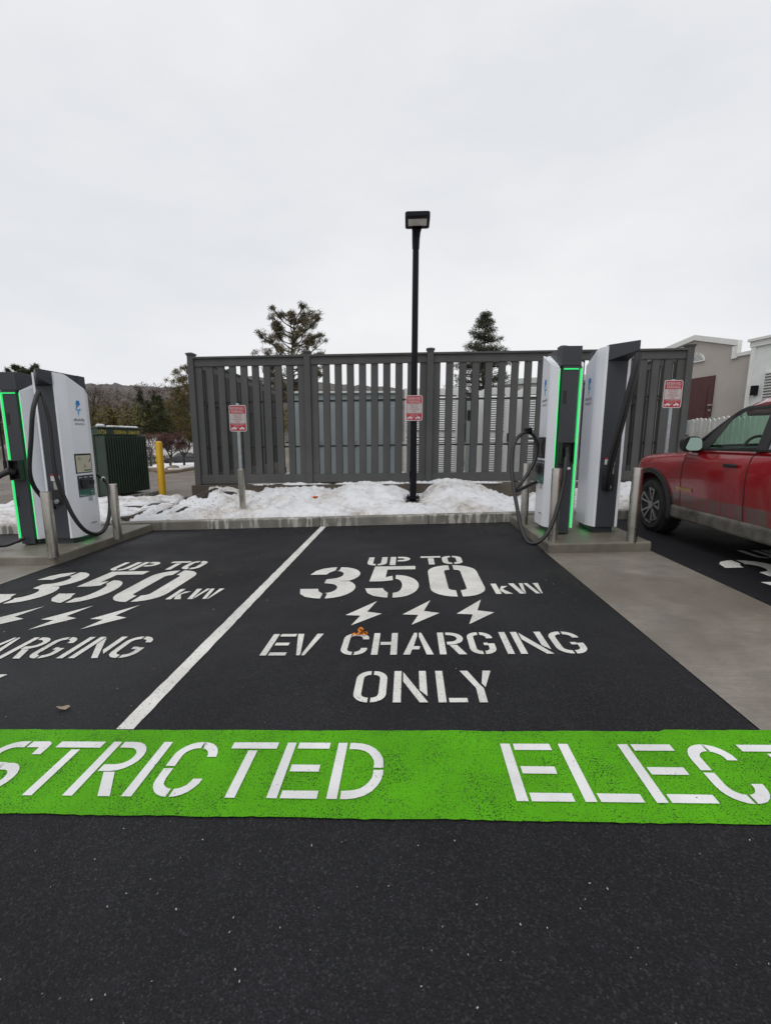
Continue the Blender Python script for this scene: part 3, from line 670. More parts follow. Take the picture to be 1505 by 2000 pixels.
# ------------------------------------------------------------------ chargers
def panel_top(y): return 2.31 if y < -0.2 else 2.31-(y+0.2)/0.54*0.235
def make_charger(label, loc, rz, lit_screen):
    t = empty('ev_charger', loc, label, 'charger', 'tall two-tone car chargers', rz)
    mb = MB(); mb.box((0, 0, 0.04), (0.235, 0.50, 0.08)); mb.build('base', m_char, t, bevel=0.006)
    mb = MB(); mb.prism([(-.118, -.295), (.118, -.295), (.118, .21), (.098, .25), (.098, .296), (-.098, .296), (-.098, .25), (-.118, .21)], 0.081, 2.33)
    mb.prism([(-.125, -.296), (.125, -.555), (.125, -.296)], lambda x, y: 2.14 if y > -.4 else 2.215, 2.3285)
    mb.prism([(-.130, .15), (.130, .15), (.118, .312), (-.118, .312)], 2.10, 2.3315)
    mb.prism([(-.096, .2965), (.096, .2965), (.096, .308), (-.096, .308)], 0.02, 2.098)
    mb.build('body', m_char, t, bevel=0.006)
    for s_ in (1, -1):
        pl = [(.150, -.302), (.190, -.215), (.205, -.165), (.205, .155), (.190, .195), (.143, .300)]
        inn = [(.134, .300), (.134, .225), (.1205, .205), (.1205, .155), (.1205, -.165), (.1205, -.302)]
        poly = [(x*s_, y) for x, y in pl+inn]
        mb = MB(); mb.prism(poly, 0.085, lambda x, y: panel_top(y)); mb.build('side_panel', m_cwhite, t, bevel=0.008, seg=3)
    # green light strips on the plug side
    for s_ in (1, -1):
        mb = MB(); mb.box((.1295*s_, .276, 1.08), (.007, .046, 1.98)); mb.box((.129*s_, .2975, 1.08), (.008, .004, 1.98)); mb.build('light_strip', m_led, t)
        mb = MB(); mb.box((.150*s_, -.01, 0.080), (.016, .26, .006)); mb.build('light_strip', m_glow, t)
    mb = MB(); mb.box((0, .313, 2.062), (.175, .010, .014)); mb.build('light_strip', m_led, t)
    mb = MB(); mb.box((.055, .310, 1.73), (.038, .006, .15)); mb.build('vent', m_bplast, t)
    mb = MB(); mb.box((.075, .310, 0.62), (.03, .006, .13)); mb.build('vent', m_bplast, t)
    # plug holster: a frame round a black recess
    h = MB()
    for a, b in (((-.075, 1.05), (.014, .27)), ((.075, 1.05), (.014, .27)), ((0, 1.178), (.136, .014)), ((0, .922), (.136, .014))): h.box((a[0], .342, a[1]), (b[0], .075, b[1]))
    h.box((0, .312, 1.05), (.136, .008, .242)); h.build('holster', m_bplast, t, bevel=0.003)
    # cable side: lower outlet, stickers, cable hood shadow gap
    o = MB(); o.box((0.0, -0.2965, .66), (.145, .006, .21)); ou = o.build('cable_outlet', m_bplast, t)
    o = MB(); o.lathe((0.0, -.318, .60), [(.028, -.012), (.034, 0), (.034, .012), (.026, .014)], 16, 'y'); o.build('cable_gland', m_galv, t, smooth=True)
    s1 = MB(); s1.box((0.0, -0.2955, .925), (.125, .004, .085)); a = s1.build('sticker', m_label, t)
    s1 = MB(); s1.box((0.0, -0.2980, .961), (.125, .003, .018)); s1.build('sticker_band', m_red, a)
    s1 = MB(); s1.box((.012, -0.2955, .815), (.09, .004, .12)); s1.build('sticker', m_labelg, t)
    # screen side
    X = .2065
    f = MB(); f.box((X, -.010, 1.11), (.012, .318, .272)); fr = f.build('screen', m_bplast, t, bevel=0.004)
    f = MB(); f.box((X+.0065, -.012, 1.105), (.004, .285, .235)); sc0 = f.build('display', m_scr if lit_screen else m_scrdark, fr)
    if lit_screen:
        d = MB(); r_, u_ = (0, 1, 0), (0, 0, 1)
        d.box((X+.0095, -.10, 1.185), (.002, .05, .008)); d.box((X+.0095, -.085, 1.168), (.002, .08, .004)); d.box((X+.0095, .0, 1.08), (.002, .016, .02)); d.box((X+.0095, .0, 1.055), (.002, .06, .006))
        d.build('screen_marks', m_ink, fr)['kind'] = 'stuff'; d = MB(); d.bar((X+.0095, .085, 1.12), (X+.0095, .115, 1.17), .012, .002, (1, 0, 0))
        d.build('screen_mark', m_ink, fr)
        d = MB(); d.box((X+.0095, .05, 1.012), (.002, .14, .018)); d.build('screen_button', m_teal, fr)
    f = MB(); f.box((X, -.002, .842), (.010, .310, .205)); py = f.build('payment_panel', m_char, t, bevel=0.003)
    f = MB(); f.box((X+.022, -.055, .83), (.040, .115, .115)); f.build('card_reader', m_bplast, py, bevel=0.008)
    f = MB(); f.box((X+.008, .11, .83), (.008, .085, .06)); f.box((X+.014, .11, .845), (.012, .05, .02)); f.build('contactless_pad', m_bplast, py)
    for yy in (-.12, -.02, .085):
        f = MB(); f.box((X+.0060, yy, .915), (.003, .018, .014)); f.box((X+.0060, yy+.029, .913), (.003, .040, .006)); f.build('panel_icon', m_label, py)
    f = MB(); f.box((X, -.002, .688), (.010, .310, .098)); gp = f.build('power_panel', m_teal, t, bevel=0.003)
    f = MB(); f.text('Hyper', (X+.0055, -.145, .648), (0, 1, 0), (0, 0, 1), .052, 'LEFT', .001); f.text('-fast', (X+.0055, -.015, .648), (0, 1, 0), (0, 0, 1), .030, 'LEFT', .001); f.build('panel_lettering', m_label, gp, fix=False)
    f = MB()
    f.text('350', (X+.0055, .072, .688), (0, 1, 0), (0, 0, 1), .044, 'LEFT', .001, .8); f.text('kW', (X+.0055, .078, .652), (0, 1, 0), (0, 0, 1), .03, 'LEFT', .001)
    f.build('panel_lettering', m_label, gp, fix=False)
    f = MB()
    for k in range(5): f.box((X+.0005, .06, .575+k*.013), (.002, .085, .006))
    f.build('small_print', m_inkg, t)
    f = MB()
    for k in range(4): f.box((X+.0005, .03+.03*k, .245), (.002, .022, .016))
    f.build('maker_mark', m_inkg, t)
    # the round e over a bolt, and the two words under it
    for s_ in (1, -1):
        rr, nn = Vector((0, s_, 0)), Vector((s_, 0, 0)); up_ = Vector((0, 0, 1)); o = Vector((X*s_, .0, 1.80))
        lg = MB()
        lg.slab([(-.040, .115), (.042, .115), (.030, .175), (-.020, .175)], o, rr, up_, nn, .003)
        lg.slab([(-.042, .072), (-.020, .110), (.020, .110), (-.004, .088)], o, rr, up_, nn, .0025)
        bl = lg.build('logo', m_blue, t)
        lg = MB(); ring = []
        for a in np.linspace(R(25), R(330), 20): ring.append((.004+.046*math.cos(a), .072+.046*math.sin(a)))
        for a in np.linspace(R(330), R(25), 20): ring.append((.004+.030*math.cos(a), .072+.030*math.sin(a)))
        ring = [(x, y) for x, y in ring if y < .083 or abs(x) > .0]
        lo = [(.004+.048*math.cos(a), .075+.046*math.sin(a)) for a in np.linspace(R(185), R(345), 14)]+[(.004+.030*math.cos(a), .078+.026*math.sin(a)) for a in np.linspace(R(345), R(185), 14)]
        lg.slab(lo, o, rr, up_, nn, .003); lg.slab([(-.018, .018), (.016, .018), (-.008, -.040), (-.006, .0)], o, rr, up_, nn, .003)
        lg.build('logo_stroke', m_bluel, bl)
        lg = MB(); lg.text('electrify', o+up_*-.105, rr, up_, .062, 'CENTER', .0012); lg.build('logo_lettering', m_ink, bl, fix=False)
        lg = MB(); lg.text('america', o+up_*-.158, rr, up_, .058, 'CENTER', .0012); lg.build('logo_lettering', m_inkg, bl, fix=False)
    return t
def plug(t, p, d):
    """a charging connector held at p (local to t), its grip leaving along d"""
    p, d = Vector(p), Vector(d).normalized()
    mb = MB(); mb.tube([p, p+d*.05, p+d*.10, p+d*.16, p+d*.24], [.034, .036, .026, .022, .020], 10)
    mb.tube([p+Vector((0, -.04, .035)), p+Vector((0, .01, .03)), p+d*.06], [.03, .036, .03], 10)
    o = mb.build('plug', m_bplast, t, smooth=True)
    mb = MB(); mb.tube([p+d*.225, p+d*.248], [.0245, .0245], 12); mb.build('collar', m_label, o, smooth=True)
def cable(t, pts, r=.024, sub=10):
    """pts in world space"""
    loc = t.location; rz = t.rotation_euler[2]; m = Matrix.Rotation(-rz, 3, 'Z')
    q = [m @ (Vector(p)-loc) for p in pts]
    mb = MB(); mb.tube(spline(q, sub), r, 10); return mb.build('cable', m_rubber, t, smooth=True)
def tow(t, p):   # world point -> local
    return Matrix.Rotation(-t.rotation_euler[2], 3, 'Z') @ (Vector(p)-t.location)
PZ = lambda x: SL*x+0.12
cA = make_charger('white and charcoal charger with green light strips, its cable looped beside it', (1.965, 5.995, PZ(1.965)), math.pi, False)
cB = make_charger('charger beside the red car, thick cable hanging from its peaked hood', (2.53, 6.02, PZ(2.53)), 0.0, True)
cD = make_charger('left charger facing the middle bay with lit screen and a long drooping cable', (-4.80, 6.06, PZ(-4.80)), 0.0, True)
cC = make_charger('charger cut by the left photo edge, green light strips, its plug pointing left', (-5.27, 6.04, PZ(-5.27)), math.pi, False)
# charger A: plug in its holster, cable down over the kerb and up into a loop
plug(cA, (0, .335, 1.075), (-.02, .42, -1.0))
a0 = cA.matrix_basis @ Vector((0, .375, 1.075)); 
AP = [(1105, 893, 5.52), (1103, 915, 5.47), (1098, 950, 5.40), (1086, 1000, 5.30), (1070, 1038, 5.22), (1050, 1059, 5.15), (1030, 1058, 5.2), (1017, 1030, 5.35), (1009, 990, 5.5), (1002, 950, 5.65), (998, 905, 5.8), (1003, 868, 5.9), (1015, 850, 5.97),
      (1030, 844, 6.02), (1043, 853, 6.05), (1048, 876, 6.05), (1041, 905, 6.0), (1022, 937, 5.92), (1008, 953, 5.86), (1011, 958, 5.88), (1030, 949, 6.0), (1050, 940, 6.15)]
cable(cA, [atY(*p) for p in AP])
kn = tow(cA, atY(1030, 842, 6.02)); mb = MB()
for k in range(6):
    mb.lathe(kn+Vector((-.045+.018*k, 0, .006)), [(.030, -.007), (.046+.006*math.sin(k*1.1), 0), (.030, .007)], 14, 'x')
mb.build('cable_clamp', m_bplast, cA, smooth=True)
# charger B: twin strands from the hood into the outlet
bt = [(1247, 690, 5.47), (1242, 712, 5.45), (1231, 752, 5.45), (1219, 800, 5.47), (1207, 845, 5.50), (1196, 885, 5.54), (1188, 920, 5.59), (1184, 943, 5.64), (1183, 955, 5.70)]
cable(cB, [atY(x-2.5, y, Y) for x, y, Y in bt], .024); cable(cB, [atY(x+3.2, y+2, Y+.01) for x, y, Y in bt], .024)
plug(cB, (0, .335, 1.075), (.25, .35, -1.0))
# charger D
d1 = [(76, 764, 5.53), (70, 780, 5.45), (64, 808, 5.38), (61, 860, 5.36), (58, 905, 5.36), (60, 932, 5.38), (70, 955, 5.46), (88, 976, 5.6), (106, 992, 5.76)]
cable(cD, [atY(*p) for p in d1], .026)
d2 = [(80, 762, -4.68), (88, 790, -4.63), (97, 830, -4.60), (105, 905, -4.57), (115, 947, -4.54), (127, 974, -4.50), (143, 1007, -4.44), (163, 1033, -4.38), (184, 1043, -4.34), (202, 1037, -4.32), (212, 1015, -4.36), (215, 985, -4.45), (211, 950, -4.58), (204, 938, -4.66), (199, 933, -4.70)]
cable(cD, [atX(*p) for p in d2], .026)
mb = MB(); mb.tube([tow(cD, atX(*p)) for p in ((203, 936, -4.66), (197, 932, -4.71), (184, 923, -4.78), (172, 916, -4.85))], [.026, .030, .034, .036], 10); pp = mb.build('plug', m_bplast, cD, smooth=True)
mb = MB(); mb.tube([tow(cD, atX(*p)) for p in ((203, 936, -4.66), (200.5, 934, -4.685))], [.032, .032], 12); mb.build('collar', m_label, pp, smooth=True)
# charger C: plug pointing out to the left
pc = Vector((0.03, .35, 1.02))
mb = MB(); mb.tube([pc, pc+Vector((.03, .06, .02)), pc+Vector((.08, .10, -.02)), pc+Vector((.16, .15, -.09)), pc+Vector((.22, .18, -.16))], [.045, .048, .036, .026, .022], 10); pp = mb.build('plug', m_bplast, cC, smooth=True)
mb = MB(); mb.tube([pc+Vector((.21, .175, -.15)), pc+Vector((.235, .187, -.175))], [.027, .027], 12); mb.build('collar', m_label, pp, smooth=True)
cw = lambda v: cC.matrix_basis @ Vector(v)
bpy.context.view_layer.update()
cable(cC, [Vector((-5.27, 6.04, PZ(-5.27)))+Matrix.Rotation(math.pi, 3, 'Z') @ v for v in (pc+Vector((.22, .18, -.16)), pc+Vector((.34, .24, -.32)), pc+Vector((.42, .28, -.62)), pc+Vector((.36, .26, -.87)), pc+Vector((.18, .16, -.98)), pc+Vector((.04, .06, -.94)), Vector((.0, .36, .12)))], .024)

# ------------------------------------------------------------------ bollards
def bollard(loc, h, r, mat, name, label, group):
    mb = MB(); mb.lathe((0, 0, 0), [(r, -0.02), (r, h-.012), (r*.96, h-.003), (r*.80, h)], 28)
    o = mb.build(name, mat, smooth=True); o.location = loc; return tag(o, label, 'bollard', group)
GB = 'stainless bollards on the plinths'
def bol(px, py, r, h, label):
    p = onG(px, py, 0.12); d = Vector((p.x, p.y, 0)).normalized()*r; p = p+d; p.z = SL*p.x+.12
    return bollard(p, h, r, m_steel, 'steel_bollard', label, GB)
bol(105, 1087, .058, .80, 'stainless bollard at the front corner of the left plinth')
bol(231, 1051, .056, .79, 'stainless bollard on the left plinth, farther back by the kerb')
bol(1078, 1057, .056, .885, 'stainless bollard before the green-lit charger, crossed by its cable')
bol(1232, 1059, .057, .87, 'stainless bollard in front of the red car wheel')
bol(1022, 1025, .056, .885, 'stainless bollard behind the looped cable, near the kerb')
yb = onG(318, 966, .10)
o = bollard(Vector((-6.75, 11.75, -.16)), 1.46, .092, m_yellow, 'yellow_bollard', 'tall yellow bollard standing in snow by the green transformer', None)
mb = MB(); mb.lathe((0, 0, 0), [(.089, 1.458), (.080, 1.487), (.05, 1.503), (.01, 1.508)], 20); mb.build('cap', m_yellow, o, smooth=True)

# ------------------------------------------------------------------ reserved-parking signs
def rrect(w_, h_, r, n=6):
    p = []
    for cx_, cy_, a0 in ((w_/2-r, h_/2-r, 0), (-w_/2+r, h_/2-r, 90), (-w_/2+r, -h_/2+r, 180), (w_/2-r, -h_/2+r, 270)):
        for k in range(n+1):
            a = R(a0+90*k/n); p.append((cx_+r*math.cos(a), cy_+r*math.sin(a)))
    return p
def sign_plate(parent, name='sign_plate', loc=(0, 0, 0)):
    """front faces -Y, centred on loc"""
    r_, u_, n_ = (1, 0, 0), (0, 0, 1), Vector((0, -1, 0)); o = Vector(loc)
    mb = MB(); mb.slab(rrect(.305, .457, .036), o, r_, u_, n_, .003); pl = mb.build(name, m_signw, parent)
    mb = MB(); mb.slab(rrect(.281, .433, .028), o+n_*.003, r_, u_, n_, .0012); mb.build('red_field', m_red, pl)
    mb = MB(); mb.slab([(-.133, -.088), (.133, -.088), (.133, .082), (-.133, .082)], o+n_*.0044, r_, u_, n_, .0012); mb.build('white_field', m_signg, pl)
    mb = MB(); f = o+n_*.0064
    mb.text('RESERVED', f+Vector((0, 0, .150)), r_, u_, .066, 'CENTER', 0, .82); mb.text('PARKING', f+Vector((0, 0, .094)), r_, u_, .066, 'CENTER', 0, .82)
    mb.text('UNAUTHORIZED VEHICLES', f+Vector((0, 0, -.112)), r_, u_, .024, 'CENTER', 0, .8); mb.text('WILL BE TOWED', f+Vector((0, 0, -.137)), r_, u_, .024, 'CENTER', 0, .8)
    # tow truck and car
    for dx in (-.075, .07):
        mb.add([f+Vector((dx+a, 0, b)) for a, b in ((-.052, -.186), (.045, -.186), (.05, -.172), (.03, -.160), (.012, -.150), (-.012, -.150), (-.026, -.168), (-.052, -.170))], [tuple(range(8))])
        for q in (-.03, .026): mb.add([f+Vector((dx+q+.012*math.cos(a), -.0003, -.190+.012*math.sin(a))) for a in np.linspace(0, 2*math.pi, 10)[:-1]], [tuple(range(9))])
    mb.add([f+Vector((a, 0, b)) for a, b in ((-.035, -.168), (.006, -.148), (.010, -.153), (-.031, -.174))], [(0, 1, 2, 3)])
    mb.build('white_lettering', m_signw, pl, fix=False)
    mb = MB()
    for k, tx in enumerate(('ELECTRIC', 'VEHICLE', 'CHARGING', 'ONLY')): mb.text(tx, f+Vector((0, 0, .046-.041*k)), r_, u_, .044, 'CENTER', 0, .82)
    mb.build('red_lettering', m_red, pl, fix=False)
    mb = MB(); mb.lathe(o+n_*.003, [(.011, 0), (.011, -.006), (.004, -.009)], 10, 'y'); return pl
GS = 'reserved parking signs'
SY = 7.85
# left: on a square post sleeved in a stainless bollard
pb = atY(474, 985, SY); pt = atY(464, 817, SY-.04); ptop = atY(463, 788, SY)
t = empty('parking_sign', (pb.x, SY, pb.z), 'red reserved parking sign on a galvanised post rising from a snowbound steel sleeve', 'sign', GS)
mb = MB(); hs = atY(468, 916, SY).z-pb.z
mb.lathe((0, 0, 0), [(.058, -.2), (.058, hs-.01), (.046, hs)], 24); mb.build('post_sleeve', m_steel, t, smooth=True)
mb = MB(); mb.box((0, 0, (hs-.05+ptop.z-pb.z)/2), (.052, .040, ptop.z-pb.z-hs+.05)); mb.build('post', m_galv, t, bevel=.004)
sign_plate(t, loc=(pt.x-pb.x, -.026, pt.z-pb.z))
# right: behind the car
YR = 7.95; q0 = atY(1301, 985, YR); q1 = atY(1311, 770, YR); q2 = atY(1312.5, 741, YR)
t = empty('parking_sign', (q1.x, YR, gz(q1.x)+.25), 'red reserved parking sign on a bare post above the red car bonnet', 'sign', GS)
mb = MB(); zt = q2.z-t.location.z; mb.box((0, 0, zt/2-.1), (.052, .040, zt+.2)); mb.build('post', m_galv, t, bevel=.004)
sign_plate(t, loc=(0, -.026, q1.z-t.location.z))

# ------------------------------------------------------------------ lamp post with its own sign
LY = 8.42; lb = atY(806, 973, LY); ltop = atY(812, 452, LY)
t = empty('lamp_post', (lb.x, LY, lb.z), 'tall black square-headed lamp post standing in the snow before the slat fence', 'lamp post')
zt = ltop.z-lb.z; lean = (ltop.x-lb.x)
mb = MB(); mb.tube([(0, 0, -.15), (0, 0, .55), (0, 0, 1.0), (lean*.5, 0, zt*.55), (lean, 0, zt+.05)], [.066, .066, .060, .058, .055], 18); pole = mb.build('pole', m_black, t, smooth=True)
mb = MB(); mb.box((0, 0, .012), (.25, .25, .024))
for a in (-.09, .09):
    for b in (-.09, .09): mb.cyl((a, b, .02), (a, b, .06), .014, n=8)
mb.build('base_plate', m_black, t, bevel=.004)
mb = MB(); mb.box((-.062, -.02, .45), (.02, .07, .13)); mb.build('access_cover', m_black, t, bevel=.005)
mb = MB(); mb.tube([(lean, 0, zt-.28), (lean, 0, zt-.12), (lean+.006, -.02, zt-.02), (lean+.012, -.07, zt+.035)], [.062, .068, .075, .09], 16); mb.build('neck', m_black, t, smooth=True)
head = MB(); hc = Vector((lean+.02, -.22, zt+.075))
head.prism([(hc.x+x, hc.y+y) for x, y in rrect(.415, .46, .05)], hc.z-.035, hc.z+.045); head.lathe(hc+Vector((-.005, .02, .045)), [(.085, 0), (.085, .02), (.05, .035)], 16)
hd = head.build('lamp_head', m_black, t, bevel=.012, seg=3)
mb = MB(); mb.box(hc+Vector((0, -.03, -.040)), (.31, .225, .010)); mb.build('lens', m_bronze, hd)
for k in (-.1, 0, .1):
    pass
sp_ = atY(808.5, 797, LY-.075)
t = empty('parking_sign', sp_, 'red reserved parking sign strapped to the black lamp post', 'sign', GS)
sign_plate(t); mb = MB(); mb.box((0, .01, .12), (.10, .018, .025)); mb.box((0, .01, -.12), (.10, .018, .025)); mb.build('bracket', m_galv, t)

# ------------------------------------------------------------------ wall and slat fence round the equipment
FY = 9.30
posts_px = [381.5, 603, 838, 1090, 1331]
FX = [atY(px, 820, FY).x for px in posts_px]
zb_at = lambda x: float(np.interp(x, [FX[0], FX[2], FX[4]], [atY(391, 946, FY).z, atY(833, 941, FY).z, atY(833, 941, FY).z+.06]))
zt_at = lambda x: float(np.interp(x, [FX[0], FX[2], FX[4]], [atY(382, 701, FY).z, atY(838, 692, FY).z, atY(1336, 684, FY).z]))
mb = MB(); WL = FX[0]-.12
mb.prism([(WL, FY-.13), (FX[4]+.12, FY-.13), (FX[4]+.12, FY+.10), (WL, FY+.10)], lambda x, y: SL*x-.2, lambda x, y: zb_at(x)-.012)
mb.prism([(WL, FY+.102), (WL+.23, FY+.102), (WL+.23, 15.8), (WL, 15.8)], lambda x, y: SL*x-.2, lambda x, y: zb_at(WL)-.015)
mb.prism([(FX[4]-.11, FY+.102), (FX[4]+.12, FY+.102), (FX[4]+.12, 15.8), (FX[4]-.11, 15.8)], lambda x, y: SL*x-.2, lambda x, y: zb_at(FX[4])-.015)
tag(mb.build('retaining_wall', m_wall, bevel=.01), 'low stained concrete wall the slat fence stands on', 'wall')
# snow left on the wall top
sw = MB(); random.seed(5)
def snow_lump(x, wd, hgt, yy=FY-.075):
    z = zb_at(x)-.012; n = 9
    for j in range(n):
        a = x-wd/2+wd*j/(n-1); hh = hgt*(0.45+0.55*math.sin(math.pi*(j+.5)/n))*(0.8+0.4*random.random())
        sw.lathe((a, yy+random.uniform(-.015, .02), z-.015), [(hh*1.1+.03, 0), (hh*0.95+.025, hh*.5), (hh*.6+.012, hh*.9), (.008, hh*1.05)], 9)
for px, wpx, hh in ((440, 70, .012), (520, 50, .025), (572, 30, .05), (590, 22, .05), (625, 40, .03), (680, 40, .045), (720, 60, .06), (755, 60, .055), (840, 90, .055), (872, 60, .10), (900, 60, .06), (940, 60, .045), (960, 30, .03)):
    p = atY(px, 942, FY); snow_lump(p.x, wpx*FY/FPX, hh)
tag(sw.build('snow', m_snow, smooth='all'), kind='stuff')
GF = 'charcoal slat fences round the equipment'
def fence_run(root, P0, P1, zb0, zb1, zt0, zt1, nsl, back, slatw=.138):
    """one bay between two post centres; back: unit vector to the far side"""
    P0, P1 = Vector((*P0, 0)), Vector((*P1, 0)); d = (P1-P0); Ln = d.length; d.normalize(); bk = Vector((*back, 0))
    org = root.location
    def at(s_, off, z): return P0+d*s_+bk*off+Vector((0, 0, z))-org
    zb = lambda s_: zb0+(zb1-zb0)*s_/Ln; zt = lambda s_: zt0+(zt1-zt0)*s_/Ln
    a, b = .064, Ln-.064; up_ = Vector((0, 0, 1))
    mb = MB(); mb.bar(at(a, 0, zt(a)-.085), at(b, 0, zt(b)-.085), .062, .15); mb.build('top_rail', m_fence, root, bevel=.004)
    mb = MB(); mb.bar(at(a, 0, zt(a)+.012), at(b, 0, zt(b)+.012), .135, .040); mb.build('cap_rail', m_fence, root, bevel=.004)
    mb = MB(); mb.bar(at(a, 0, zb(a)+.105), at(b, 0, zb(b)+.105), .062, .185); mb.build('bottom_rail', m_fence, root, bevel=.004)
    mb = MB(); mk = MB(); pitch = (b-a-slatw)/(nsl-1)
    for i in range(nsl):
        s_ = a+slatw/2+i*pitch+random.uniform(-.002, .002)
        mb.bar(at(s_, 0, zb(s_)+.196), at(s_, 0, zt(s_)-.158), slatw, .022, bk)
        mk.bar(at(s_, .022, zb(s_)+.196), at(s_, .022, zt(s_)-.158), slatw+.012, .018, bk)
    mb.build('slat_panel', m_fence, root, bevel=.003); mk.build('slat_backing', m_fblack, root)
    for zz in (.30, .66):
        mb = MB(); mb.bar(at(a, .050, zb(a)+(zt(a)-zb(a))*zz), at(b, .050, zb(b)+(zt(b)-zb(b))*zz), .035, .036); mb.build('back_rail', m_fblack, root)
def fence_post(root, P, z0, z1):
    o = Vector((*P, 0))-root.location
    mb = MB(); mb.box(o+Vector((0, 0, (z0+z1)/2+.04)), (.127, .127, z1-z0+.08)); p = mb.build('post', m_fence, root, bevel=.006)
    mb = MB(); c = o+Vector((0, 0, z1+.08)); s_ = .085
    mb.prism([(c.x-.07, c.y-.07), (c.x+.07, c.y-.07), (c.x+.07, c.y+.07), (c.x-.07, c.y+.07)], c.z-.03, c.z)
    vs = [(c.x+a*s_, c.y+b*s_, c.z) for a, b in ((-1, -1), (1, -1), (1, 1), (-1, 1))]+[(c.x+a*s_, c.y+b*s_, c.z+.022) for a, b in ((-1, -1), (1, -1), (1, 1), (-1, 1))]+[(c.x+a*.03, c.y+b*.03, c.z+.045) for a, b in ((-1, -1), (1, -1), (1, 1), (-1, 1))]
    mb.add(vs, [(3, 2, 1, 0), (0, 1, 5, 4), (1, 2, 6, 5), (2, 3, 7, 6), (3, 0, 4, 7), (4, 5, 9, 8), (5, 6, 10, 9), (6, 7, 11, 10), (7, 4, 8, 11), (8, 9, 10, 11)])
    mb.build('post_cap', m_fence, p)
ff = empty('slat_fence', (FX[0], FY, zb_at(FX[0])), 'long charcoal fence of upright slats facing the charging bays', 'fence', GF)
for i, x in enumerate(FX): fence_post(ff, (x, FY), zb_at(x)-.01, zt_at(x))
for i in range(4): fence_run(ff, (FX[i], FY), (FX[i+1], FY), zb_at(FX[i]), zb_at(FX[i+1]), zt_at(FX[i]), zt_at(FX[i+1]), 10, (0, 1))
for x, lab, bk in ((FX[0], 'left return of the slat fence running back behind the front slats', (1, 0)), (FX[4], 'right return of the slat fence running back beside the taupe building', (-1, 0))):
    zb_, zt_ = zb_at(x), zt_at(x)
    r_ = empty('slat_fence', (x, FY+.1, zb_), lab, 'fence', GF)
    yy = [FY+.0, FY+2.1, FY+4.2, FY+6.3]
    for y in yy[1:]: fence_post(r_, (x, y), zb_-.01, zt_)
    for i in range(3): fence_run(r_, (x, yy[i]), (x, yy[i+1]), zb_, zb_, zt_, zt_, 9, bk)
grid('equipment_yard', [WL+.24, 0, FX[4]-.12], [FY+.11, 12, 15.9], lambda x, y: .26+.012*x, m_yard, smooth=False)

# ------------------------------------------------------------------ equipment behind the fence
def cabinet(px0, px1, pytop, Y, depth, label, name, mat, kind):
    p0, p1 = atY(px0, pytop, Y), atY(px1, pytop, Y); zf = .26+.012*p0.x
    w_ = p1.x-p0.x; h_ = (p0.z+p1.z)/2-zf
    t = empty(name, ((p0.x+p1.x)/2, Y, zf), label, 'cabinet', 'equipment cabinets behind the slat fence')
    mb = MB(); mb.box((0, depth/2, h_/2+.04), (w_, depth, h_-.08)); mb.build('body', mat, t, bevel=.01)
    if kind == 'switch':
        mb = MB(); mb.box((0, depth/2, h_-.02), (w_+.10, depth+.12, .05)); mb.build('roof', m_trim, t, bevel=.008)
        n = 3
        for k in range(n):
            x = -w_/2+w_*(k+.5)/n
            mb = MB(); mb.box((x, -.012, h_*.45), (w_/n-.03, .02, h_*.80)); d = mb.build('door', mat, t, bevel=.004)
            mb = MB(); mb.box((x+w_/n*.36, -.035, h_*.45), (.03, .03, .16)); mb.build('handle', m_galv, d)
        mb = MB(); mb.box((0, -.006, h_*.905), (w_, .012, .02)); mb.build('drip_edge', m_fblack, t)
        mb = MB(); mb.box((-w_*.29, -.024, h_*.62), (.22, .003, .10)); st = mb.build('sticker', m_label, t)
        mb = MB(); mb.box((-w_*.29, -.0265, h_*.655), (.22, .003, .028)); mb.build('sticker_band', m_red, st)
    else:
        for z0, z1 in ((.10, .50), (.57, .93)):
            mb = MB(); mb.box((-.06, -.006, h_*(z0+z1)/2), (w_*.68, .012, h_*(z1-z0))); lb_ = mb.build('louvre_panel', m_slot, t)
            mb = MB(); n = int(h_*(z1-z0)/.055)
            for k in range(n):
                z = h_*z0+(k+.5)*.055
                mb.box((-.06, -.022, z), (w_*.67, .006, .046), (R(-32), 0, 0))
            mb.build('louvre_slats', m_louv, lb_)
        mb = MB(); mb.box((w_*.38, -.03, h_*.5), (.035, .05, .20)); mb.build('handle', m_bplast, t)
        mb = MB(); mb.box((0, depth/2, .02), (w_*.96, depth*.96, .05)); mb.build('base', m_fblack, t)
    return t
cabinet(566, 772, 765, 11.6, .9, 'wide blue-grey switchgear cabinet behind the middle fence bays', 'switchgear_cabinet', m_cab, 'switch')
cabinet(790, 842, 758, 11.3, 1.0, 'white louvred cabinet directly behind the lamp post', 'power_cabinet', m_cabw, 'louvre')
cabinet(852, 904, 758, 11.3, 1.0, 'white louvred cabinet right of the fence post beside the lamp post', 'power_cabinet', m_cabw, 'louvre')
cabinet(948, 1001, 757, 11.0, 1.0, 'white louvred cabinet behind the bay left of the looped cable', 'power_cabinet', m_cabw, 'louvre')
cabinet(1026, 1078, 756, 10.8, 1.0, 'white louvred cabinet behind the looped cable and green-lit charger', 'power_cabinet', m_cabw, 'louvre')
p = atY(917, 780, 11.4)
mb = MB(); mb.box((0, 0, 0), (.13, .10, 2.1)); o = mb.build('junction_column', m_cab); o.location = (p.x, 11.4, 1.3); tag(o, 'dark grey cable column between two white cabinets', 'junction box')
mb = MB(); mb.box((0, -.055, .7), (.12, .02, .25)); mb.build('cover', m_fblack, o)

